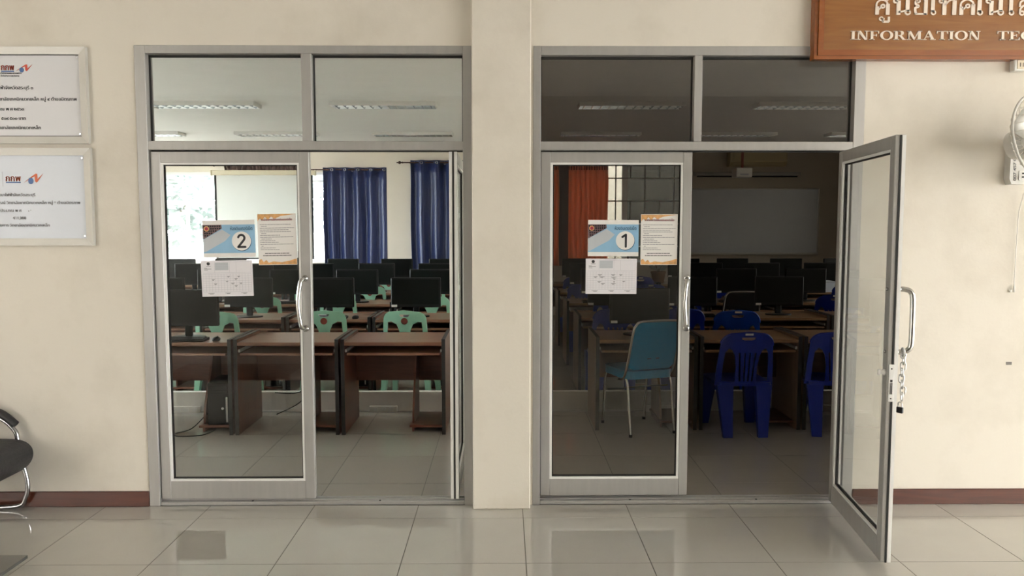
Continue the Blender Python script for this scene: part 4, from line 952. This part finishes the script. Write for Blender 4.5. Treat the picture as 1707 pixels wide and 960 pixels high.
# whiteboard and rolled-up screen in room one
wb = empty('whiteboard', (4.43, Y_BACK - .004, 1.117)); tag(wb, 'large whiteboard with tray on the rear wall of room one', 'whiteboard')
ww, wh = 1.2, 1.15
MB().box(-ww, ww, -.018, 0, 0, wh).build('panel', 'board_face', wb)
for a, b, c, d in ((-ww - .015, ww + .015, -.02, .012), (-ww - .015, ww + .015, wh - .012, wh + .012), (-ww - .015, -ww + .01, .012, wh - .012), (ww - .01, ww + .015, .012, wh - .012)): MB().box(a, b, -.026, 0, c, d, .002).build('frame_bar', 'alu', wb)
MB().box(-ww + .1, ww - .02, -.085, -.02, -.024, -.012, .003).build('pen_tray', 'alu', wb)
sx0, sx1 = at(1159, 290, Y_BACK - .2).x, at(1332, 290, Y_BACK - .2).x; sz = at(1240, 295, Y_BACK - .2).z
rs = empty('rolled_screen', ((sx0 + sx1) / 2, Y_BACK - .2, sz)); tag(rs, 'rolled-up projection screen case above the whiteboard in room one', 'screen'); sw = (sx1 - sx0) / 2
MB().box(-sw, sw, -.04, .04, .02, .085, .01).build('case', 'grey_bar', rs); MB().cyl((-sw + .03, 0, .008), (sw - .03, 0, .008), .012, n=10).build('weight_bar', 'black', rs)
for s in (-1, 1): MB().box(s * sw, s * (sw + .02), -.045, .045, .012, .09, .008).build('end_cap', 'grey_bar', rs); MB().box(s * sw * .8 - .01, s * sw * .8 + .01, .04, .195, .05, .07).build('bracket', 'grey_bar', rs)
pb = at(1237, 296, Y_BACK - .9)
pj = empty('ceiling_projector', (pb.x, Y_BACK - .9, pb.z)); tag(pj, 'small white ceiling projector hanging in front of the air conditioner', 'projector')
MB().box(-.135, .135, -.13, .15, 0, .155, .012).build('casing', 'white_pl', pj); MB().cyl((0, 0, .15), (0, 0, CEIL - pb.z), .022, n=12).build('ceiling_pole', 'emblem', pj)
MB().box(-.07, .07, -.133, -.128, .03, .06).build('rear_ports', 'ink_pale', pj); MB().lathe([(.001, .14), (.04, .14), (.04, .165), (.03, .165), (.001, .16)], (.06, 0, .08), 14, 'y').build('lens', 'black', pj)
# orange curtains of room one
yo_ = Y_BACK - .12
o0, o1, o2, o3 = at(908, 280, yo_).x, at(933, 280, yo_).x, at(946, 280, yo_).x, at(1014, 280, yo_).x; zo = at(960, 275, yo_).z
for a, b, f, lab, sd in ((o0, o1, 3, 'narrow sunlit orange curtain panel beside the partition of room one', 3), (o2, o3, 8, 'wide sunlit orange curtain panel half across the window of room one', 5)):
    c = curtain('orange_curtain', a, b, yo_, .9, zo, f, .03, 'orange_cloth', lab, False, .0, sd)
    w = (b - a) / 2; hd = MB()
    for k in range(f * 2): hd.box(-w + 2 * w * (k + .25) / (f * 2), -w + 2 * w * (k + .8) / (f * 2), -.038, -.030, zo - .9 - .09, zo - .9 + .002, .002)
    hd.build('heading_tape', 'orange_dark', c)
    if f == 8: MB().box(-w - (o2 - o1) - .02, -w + .02, -.012, .0, 0, zo - .9 - .01).build('gap_darkener', 'brown_cloth', c)  # cloth strip added behind the panels to darken the gap between them
cr = empty('curtain_track', ((o0 + o3) / 2, yo_, zo + .01)); tag(cr, 'white curtain track above the orange curtains', 'curtain track')
MB().box(-(o3 - o0) / 2 - .02, (o3 - o0) / 2 + .02, -.02, .02, 0, .03, .004).build('rail', 'white_pl', cr)
for s in (-.9, .9): MB().box(s * (o3 - o0) / 2 - .01, s * (o3 - o0) / 2 + .01, .02, .115, .005, .02).build('bracket', 'white_pl', cr)

# ------------------------------------------------------------------ furniture of the computer rooms
DW, PITCHX, DD, DZ = .80, .82, .60, .72
def make_desk(top, side, panel):
    r = empty('computer_desk'); h = DW / 2
    for s in (-1, 1):
        x0, x1 = (-h, -h + .026) if s < 0 else (h - .026, h)
        p = MB().box(x0, x1, 0, DD, 0.0, .742, .002).build('side_panel', side, r)
        MB().box(x0 - .001, x1 + .001, -.003, .001, 0.0, .743).box(x0 - .001, x1 + .001, -.003, DD, .7415, .7445).build('edge_band', 'edge', p)
        MB().box(s * (h - .026), s * (h - .040), .03, .40, .640, .662).build('tray_rail', 'white_pl', r)
    MB().box(-h + .026, h - .026, .004, DD, DZ - .026, DZ, .002).build('desktop', top, r)
    MB().box(-h + .045, h - .045, .006, .36, .618, .636, .002).build('keyboard_tray', top, r)
    MB().box(-h + .026, h - .026, .50, .516, .33, DZ - .026).build('modesty_panel', panel, r)
    cv = [(.50, .05), (.12, .05), (.12, .12), (.14, .20), (.19, .30), (.25, .40), (.30, .50), (.32, .60), (.50, .60)]
    MB().plate(cv, (), 'x', .130, .146).build('divider', side, r)
    MB().box(.115, h - .026, .06, .50, .042, .06, .002).build('tower_shelf', panel, r)
    MB().box(.130, .146, .10, .50, 0.0, .05).build('shelf_foot', panel, r)
    return r
def make_monitor(sticker=True):
    r = empty('monitor'); w, h = .243, .29; z0 = .095
    MB().box(-w, w, .0, .03, z0, z0 + h, .006).build('casing', 'black', r); MB().box(-w + .02, w - .02, .03, .055, z0 + .03, z0 + h - .03, .012).build('rear_shell', 'black', r)
    MB().box(-w + .016, w - .016, -.0015, .0005, z0 + .03, z0 + h - .015).build('display', 'black_gloss', r)
    MB().box(-.03, .03, .02, .045, .012, z0 + .08, .006).build('neck', 'black', r)
    MB().plate([(.13 * math.cos(t), .03 + .085 * math.sin(t)) for t in [2 * PI * i / 28 for i in range(28)]], (), 'z', 0, .012).build('base', 'black', r)
    if sticker: MB().box(-w + .006, -w + .06, -.0025, -.0005, z0 + .004, z0 + .026).build('sticker', 'white_pl', r)
    return r
def make_green_chair():
    r = empty('plastic_chair')      # faces +y, back towards -y
    out = arc(.12, .775, .075, 0, 80, 6) + [(0.0, .862)] + arc(-.12, .775, .075, 100, 180, 6) + [(-.205, .62), (-.215, .44), (.215, .44), (.205, .62)]
    hl = lambda s: [(s * .03, .47), (s * .045, .60), (s * .05, .68), (s * .075, .735), (s * .12, .76), (s * .155, .755), (s * .165, .62), (s * .17, .47)]
    sl_ = [(-.05, .825), (.05, .825), (.035, .805), (0, .80), (-.035, .805)]
    fn = lambda x, y, z: (x, y - .10 * (z - .44) - .5 * (.0 - x * x) - .03, z)
    MB().plate(out, [hl(1), hl(-1)[::-1], sl_], 'y', -.17, -.158, .05, fn).build('backrest', 'green', r)
    MB().plate([(.030 * math.cos(t), .765 + .030 * math.sin(t)) for t in [2 * PI * i / 18 for i in range(18)]], (), 'y', -.1745, -.170, 0, fn).build('emblem', 'emblem', r)
    MB().plate(rrect(-.21, .21, -.20, .22, .05), (), 'z', .425, .445, .07, lambda x, y, z: (x, y, z - .012 * math.cos(x * 7) * math.cos(y * 7))).build('seat', 'green', r)
    for sx_ in (-1, 1):
        for sy_ in (-1, 1):
            tx_, ty_, bx_, by_ = sx_ * .18, sy_ * .17 + .01, sx_ * .215, sy_ * .22 + .01
            MB().loft([[(cx + a * q, cy_ + b * q, z) for a, b in ((-1, -1), (1, -1), (1, 1), (-1, 1))] for cx, cy_, z, q in ((bx_, by_, 0, .020), ((tx_ + bx_) / 2, (ty_ + by_) / 2, .22, .025), (tx_, ty_, .428, .030))], True, False).build('leg', 'green', r)
    return r
def make_blue_chair(m):
    r = empty('plastic_chair')
    out = arc(.10, .755, .10, 0, 75, 6) + [(0, .866)] + arc(-.10, .755, .10, 105, 180, 6) + [(-.215, .60), (-.225, .42), (.225, .42), (.215, .60)]
    big = lambda s: [(s * .085, .455), (s * .08, .58), (s * .095, .68), (s * .115, .72), (s * .14, .735), (s * .165, .70), (s * .175, .60), (s * .18, .455)]
    slot = [(-.055, .828), (.055, .828), (.05, .812), (.03, .803), (-.03, .803), (-.05, .812)]
    slits = [[(x0 - .007, .46), (x0 + .007, .46), (x1 + .006, .70), (x1 - .006, .70)] for x0, x1 in ((-.045, -.062), (-.015, -.02), (.015, .02), (.045, .062))]
    fn = lambda x, y, z: (x, y - .16 * (z - .42) + .9 * x * x - .03, z)
    MB().plate(out, [big(1), big(-1)[::-1], slot] + slits, 'y', -.185, -.170, .045, fn).build('backrest', m, r)
    MB().tube([fn(x, -.1775, z) for x, z in out[:14]], .011, 6).build('rim', m, r)
    MB().plate(rrect(-.215, .215, -.215, .22, .06), (), 'z', .42, .445, .07, lambda x, y, z: (x, y, z - .012 * math.cos(x * 7) * math.cos(y * 7))).build('seat', m, r)
    for sx_ in (-1, 1):
        for sy_ in (-1, 1):
            hx = .15 if sy_ < 0 else .17; tx_, ty_, bx_, by_ = sx_ * hx, sy_ * .175, sx_ * (hx - .015 if sy_ < 0 else hx + .02), sy_ * .235
            MB().loft([[(cx + a * q, cy_ + b * q * .5, z) for a, b in ((-1, -1), (1, -1), (1, 1), (-1, 1))] for cx, cy_, z, q in ((bx_, by_, 0, .036), ((tx_ + bx_) / 2, (ty_ + by_) / 2, .21, .048), (tx_, ty_, .424, .062))], True, False).build('leg', m, r)
    q = fn(0, -.187, .856); MB().box(-.03, .03, q[1] - .003, q[1] + .004, .846, .862).build('price_label', 'white_pl', r)
    return r
def make_steel_chair(m):
    r = empty('steel_chair'); f = .009
    for s in (-1, 1):
        x = s * .19
        MB().tube(smooth_path([(x, -.235, 0.0), (x, -.205, .20), (x, -.17, .41), (x * .97, -.10, .44), (x * .97, .10, .44), (x, .20, .42), (x, .23, .2), (x, .25, 0)], 6), .0105, 8).build('leg_frame', 'chrome', r)
        for y in (-.235, .25): MB().cyl((x, y, 0), (x, y, .022), .014, n=10).build('foot_cap', 'black', r)
        MB().tube([(x, -.12, .36), (x, .16, .30)], .007, 6).build('side_stretcher', 'black', r)
    bp = smooth_path([(-.185, -.02, .41), (-.2, -.13, .44), (-.205, -.20, .56), (-.20, -.275, .80), (-.185, -.295, .865), (-.13, -.302, .893), (.13, -.302, .893), (.185, -.295, .865), (.20, -.275, .80), (.205, -.20, .56), (.2, -.13, .44), (.185, -.02, .41)], 6)
    MB().tube(bp, .0105, 8).build('back_frame', 'chrome', r)
    fn = lambda x, y, z: (x, y - .205 - .31 * (z - .56) + .3 * x * x, z)
    MB().plate([(q[0], q[1]) for q in rrect(-.192, .192, .51, .885, .05)], (), 'y', -.012, .026, .06, fn).build('backrest', m, r)
    MB().plate([(q[0], q[1]) for q in rrect(-.17, .17, .80, .812, .004)], (), 'y', -.0145, -.012, 0, fn).build('seam', m, r)
    for x in (-.05, .02): MB().box(x, x + .03, -.232, -.222, .595, .602).build('vent_slot', 'black', r)
    MB().plate(rrect(-.205, .205, -.19, .23, .07, 6), (), 'z', .435, .495, .06, lambda x, y, z: (x, y, z + (.012 * math.cos(x * 6) * math.cos(y * 6) if z > .46 else 0))).build('seat', m, r)
    MB().tube([(-.19, .15, .30), (.19, .15, .30)], .007, 6).build('stretcher', 'black', r)
    return r
def make_keyboard():
    r = empty('keyboard'); MB().plate([(0, 0), (.14, 0), (.14, .022), (0, .012)], (), 'x', -.22, .22).build('body', 'black', r)
    for k in range(5): MB().box(-.21, .21 if k else .14, .012 + k * .024, .030 + k * .024, .013 + k * .0018, .019 + k * .0018, .002).build('key_row', 'black', r)
    return r
def make_mouse():
    r = empty('mouse'); MB().ball((0, 0, .012), .034, (.85, 1.5, .62)).build('body', 'black', r); MB().cyl((0, .028, .03), (0, .038, .03), .005, n=8).build('wheel', 'ink_grey', r); return r
def make_tower():
    r = empty('computer_tower'); MB().box(-.085, .085, 0, .36, 0, .33, .004).build('case', 'black', r); MB().box(-.083, .083, -.012, .002, .003, .327, .004).build('front_panel', 'black', r)
    for z in (.25, .285): MB().box(-.072, .072, -.015, -.011, z, z + .026, .002).build('drive_bay', 'black_gloss', r)
    MB().cyl((.03, -.0115, .13), (.03, -.016, .13), .010, n=12).build('power_button', 'white_pl', r); MB().box(.055, .07, -.014, -.011, .02, .22).build('trim_strip', 'chrome_dark', r)
    return r

class Kind:                       # builds once, then copies
    def __init__(s, fn, *a): s.fn, s.a, s.proto = fn, a, None
    def put(s, loc, rz, label, cat, group):
        if s.proto is None: s.proto = s.fn(*s.a); o = s.proto
        else: o = copy_tree(s.proto)
        o.location = loc; o.rotation_euler = (0, 0, rz); tag(o, label, cat, group); return o
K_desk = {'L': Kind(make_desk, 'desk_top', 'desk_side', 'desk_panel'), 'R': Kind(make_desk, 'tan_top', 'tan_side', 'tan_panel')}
K_mon, K_green, K_blue, K_bright, K_teal, K_blackc = Kind(make_monitor), Kind(make_green_chair), Kind(make_blue_chair, 'blue'), Kind(make_blue_chair, 'blue_bright'), Kind(make_steel_chair, 'teal'), Kind(make_steel_chair, 'leather')
K_kb, K_ms, K_tw = Kind(make_keyboard), Kind(make_mouse), Kind(make_tower)
rnd = random.Random(11)
ROWY = {'L': [1.572 + 1.49 * i for i in range(5)], 'R': [1.692 + 1.49 * i for i in range(5)]}
def desk_x(side, k): return -.447 - PITCHX * (k + .5) if side == 'L' else .708 + PITCHX * (k + .5)
def seen(side, x, y, z, half):
    lo, hi = (268, 758) if side == 'L' else (905, 1425)
    a = px_of((x - half, y, z))[0]; b = px_of((x + half, y, z))[0]
    return b > lo and a < hi
no_mon = {('L', 0, 0), ('L', 0, 1), ('R', 0, 1), ('R', 0, 2), ('R', 2, 1), ('R', 3, 1), ('R', 4, 1)}
for side in 'LR':
    room = ROOMS[side]; tint = 'walnut' if side == 'L' else 'tan'
    for r in range(5):
        y = ROWY[side][r]
        for k in range(8):
            x = desk_x(side, k)
            if (side == 'L' and x < LX0 + .5) or (side == 'R' and x > RX1 - .5) or not seen(side, x, y, .7, .40): continue
            where = f'{ORD[r]} row, {ORD[k]} from the partition, {room}'
            K_desk[side].put((x, y, 0), 0, f'{tint} computer desk, {where}', 'desk', f'computer desks in {room}')
            if (side, r, k) not in no_mon:
                mx = x + rnd.uniform(-.07, .03); my = y + .22 + rnd.uniform(0, .06)
                K_mon.put((mx, my, DZ), rnd.uniform(-.08, .08), f'black flat monitor on desk, {where}', 'monitor', f'monitors in {room}')
                if r < 3 and (r + k) % 2 == 0 and not (side == 'R' and r == 0): K_kb.put((mx - .02, y + .035, DZ), rnd.uniform(-.1, .1), f'black keyboard on desk, {where}', 'keyboard', f'keyboards in {room}')
                if r < 2 and (r + k) % 2 == 0 and not (side == 'R' and r == 0): K_ms.put((mx + .28, y + .10, DZ), rnd.uniform(-.3, .3), f'black mouse on desk, {where}', 'mouse', f'mice in {room}')
            if r > 0:
                ch = Kind
                cxx = x + rnd.uniform(-.12, .06); cyy = y - .27 + rnd.uniform(-.06, .02); rz = rnd.uniform(-.15, .15)
                if not seen(side, cxx, cyy, .8, .2): continue
                if side == 'L': K_green.put((cxx, cyy, 0), rz, f'mint green plastic chair at desk, {where}', 'chair', 'mint green chairs in room two')
                elif (r, k) == (2, 2): K_blackc.put((2.56, cyy, 0), .1, 'black padded steel chair at desk, third row of room one', 'chair', None)
                elif (r, k) == (1, 2): K_bright.put((2.07, 2.74, 0), -.05, 'bright blue plastic chair standing behind the front desks of room one', 'chair', 'blue chairs in room one')
                elif (r, k) == (1, 1): K_blue.put((1.60, 2.90, 0), .05, f'dark blue plastic chair at desk, {where}', 'chair', 'blue chairs in room one')
                else: K_blue.put((cxx, cyy, 0), rz, f'royal blue plastic chair at desk, {where}', 'chair', 'blue chairs in room one')
            if (side, r, k) in (('L', 0, 2),): K_tw.put((x + .265, y + .09, .06), .08, 'black computer tower on the shelf of the desk by the door', 'computer', None)
            elif r < 2 and (side, r, k) not in (('L', 0, 0), ('L', 0, 1), ('R', 0, 0), ('R', 0, 1)): K_tw.put((x + .265, y + .10, .06), 0, f'black computer tower under desk, {where}', 'computer', f'towers in {room}')
# chairs in front of the first row of room one
K_blue.put((1.83, 1.705, 0), .03, 'dark blue plastic chair drawn up to the front desk, seen through the doorway', 'chair', 'blue chairs in room one').scale = (1, 1, .935)
K_blue.put((2.575, 1.70, 0), -.2, 'dark blue plastic chair partly behind the edge of the open door', 'chair', 'blue chairs in room one').scale = (1, 1, .935)
K_teal.put((1.066, 1.76, 0), .33, 'teal vinyl chair with chrome frame behind the closed glass door', 'chair', None)

# white cable trunking on the floor behind the first rows
for side, x0, x1, bx in (('L', -6.8, -.25, (-1.05, -2.75)), ('R', .2, 6.2, (1.35, 2.9))):
    t = empty('cable_trunking', ((x0 + x1) / 2, 2.36, 0)); cx = (x0 + x1) / 2
    tag(t, f'low white cable trunking on the floor behind the front desks of {ROOMS[side]}', 'trunking')
    MB().box(x0 - cx, x1 - cx, -.01, .05, 0, .175, .003).build('duct', 'trunk', t); MB().box(x0 - cx, x1 - cx, -.018, -.01, 0, .014, .002).build('foot_strip', 'white_pl', t)
    for b in bx:
        s = MB().box(b - cx - .12, b - cx + .12, -.045, -.018, .0, .055, .003).build('socket_box', 'trunk', t)
        for q in (-.07, 0, .07): MB().box(b - cx + q - .02, b - cx + q + .02, -.047, -.0445, .012, .044, .001).build('socket', 'white_pl', s)
# loose cables under the front desks of room two
def cable(pts, label, r=.0045):
    p0 = Vector(pts[0]); o = MB().tube([q - p0 for q in smooth_path(pts, 6)], r, 6).build('cable', 'black'); o.location = p0; tag(o, label, 'cable', None)
cable([(-2.28, 1.75, .20), (-2.36, 1.72, .12), (-2.45, 1.66, .03), (-2.55, 1.60, .006), (-2.5, 1.52, .006), (-2.33, 1.55, .006), (-2.25, 1.62, .03)], 'black cable looping on the floor below the computer tower')
cable([(-2.34, 2.02, .34), (-2.36, 2.03, .25), (-2.40, 2.03, .20), (-2.35, 2.05, .12), (-2.28, 2.06, .02)], 'black plug lead hanging behind the desk of the computer tower')
cable([(-1.95, 2.2, .20), (-1.8, 2.22, .19), (-1.68, 2.22, .21), (-1.76, 2.23, .10), (-1.95, 2.24, .004)], 'black lead trailing behind the desk second from the partition')
# potted plant on the fifth row of room one
pp = at(1097, 476, 7.92)
pt = empty('potted_plant', (pp.x, 7.92, DZ)); tag(pt, 'small leafy potted plant on a back desk of room one', 'plant')
MB().lathe([(.001, 0), (.085, 0), (.11, .15), (.12, .16), (.12, .18), (.105, .18), (.10, .165), (.001, .165)], (0, 0, 0), 18).build('pot', 'pot', pt)
fo = MB(); pr_ = random.Random(5)
for i in range(130):
    a, e, r = pr_.uniform(0, 2 * PI), pr_.uniform(.1, 1.5), pr_.uniform(.05, .17)
    c = Vector((math.cos(a) * math.cos(e) * r, math.sin(a) * math.cos(e) * r, .2 + math.sin(e) * r * 1.1)); d = c - Vector((0, 0, .14)); d.normalize(); s = d.orthogonal().normalized(); L_ = pr_.uniform(.04, .07)
    fo.add([c - d * L_ * .5, c + s * L_ * .3, c + d * L_ * .6, c - s * L_ * .3], [(0, 1, 2, 3)])
o = fo.build('foliage', 'leaf', pt); o['kind'] = 'stuff'
for k in range(5): MB().tube([(0, 0, .15), (.05 * math.cos(k * 1.25), .05 * math.sin(k * 1.25), .28)], .004, 5).build('stem', 'bark', pt)
# clear plastic bin on the far desks of room one
cb = at(1374, 464, 6.3); bn = empty('storage_bin', (cb.x, 6.3, DZ)); tag(bn, 'pale blue plastic storage bin on a desk near the open door of room one', 'bin')
MB().plate([(-.09, 0), (.09, 0), (.105, .13), (-.105, .13)], (), 'y', -.12, .12).build('body', 'board_blue', bn); MB().box(-.11, .11, -.125, .125, .13, .145, .004).build('lid', 'laptop', bn)

# ------------------------------------------------------------------ trees outside the windows of room two
def tree(x, y, h, rad, label, seed):
    t = empty('yard_tree', (x, y, -.18)); tag(t, label, 'tree', 'trees outside the window'); rn = random.Random(seed)
    MB().tube(smooth_path([(0, 0, 0), (.08, .02, h * .3), (-.05, .05, h * .6), (.05, 0, h * .85)], 5), .14, 10, .04).build('trunk', 'bark', t)
    for k in range(5):
        a = k * 1.256 + rn.random(); MB().tube([(0, 0, h * .35 + k * .2), (math.cos(a) * rad * .6, math.sin(a) * rad * .6, h * .6 + k * .15)], .05, 6, .015).build('branch', 'bark', t)
    f = MB()
    for i in range(2600):
        a, b, r = rn.uniform(0, 2 * PI), math.asin(rn.uniform(-1, 1)), rad * rn.random() ** .4
        c = Vector((math.cos(a) * math.cos(b) * r, math.sin(a) * math.cos(b) * r, h * .62 + math.sin(b) * r * 1.05)); d = Vector((rn.gauss(0, 1), rn.gauss(0, 1), rn.gauss(0, .6))).normalized(); s = d.orthogonal().normalized(); L_ = rn.uniform(.10, .2)
        f.add([c - d * L_, c + s * L_ * .5, c + d * L_, c - s * L_ * .5], [(0, 1, 2, 3)])
    o = f.build('foliage', 'leaf', t); o['kind'] = 'stuff'
tree(-8.6, 15.5, 4.4, 1.7, 'leafy tree outside the window, nearest the edge of the glass', 1)
tree(-6.9, 20.5, 5.2, 2.0, 'leafy tree outside the window, behind the projection screen', 2)
tree(-2.6, 19.0, 5.0, 1.9, 'leafy tree outside the window, beside the blue curtain', 3)
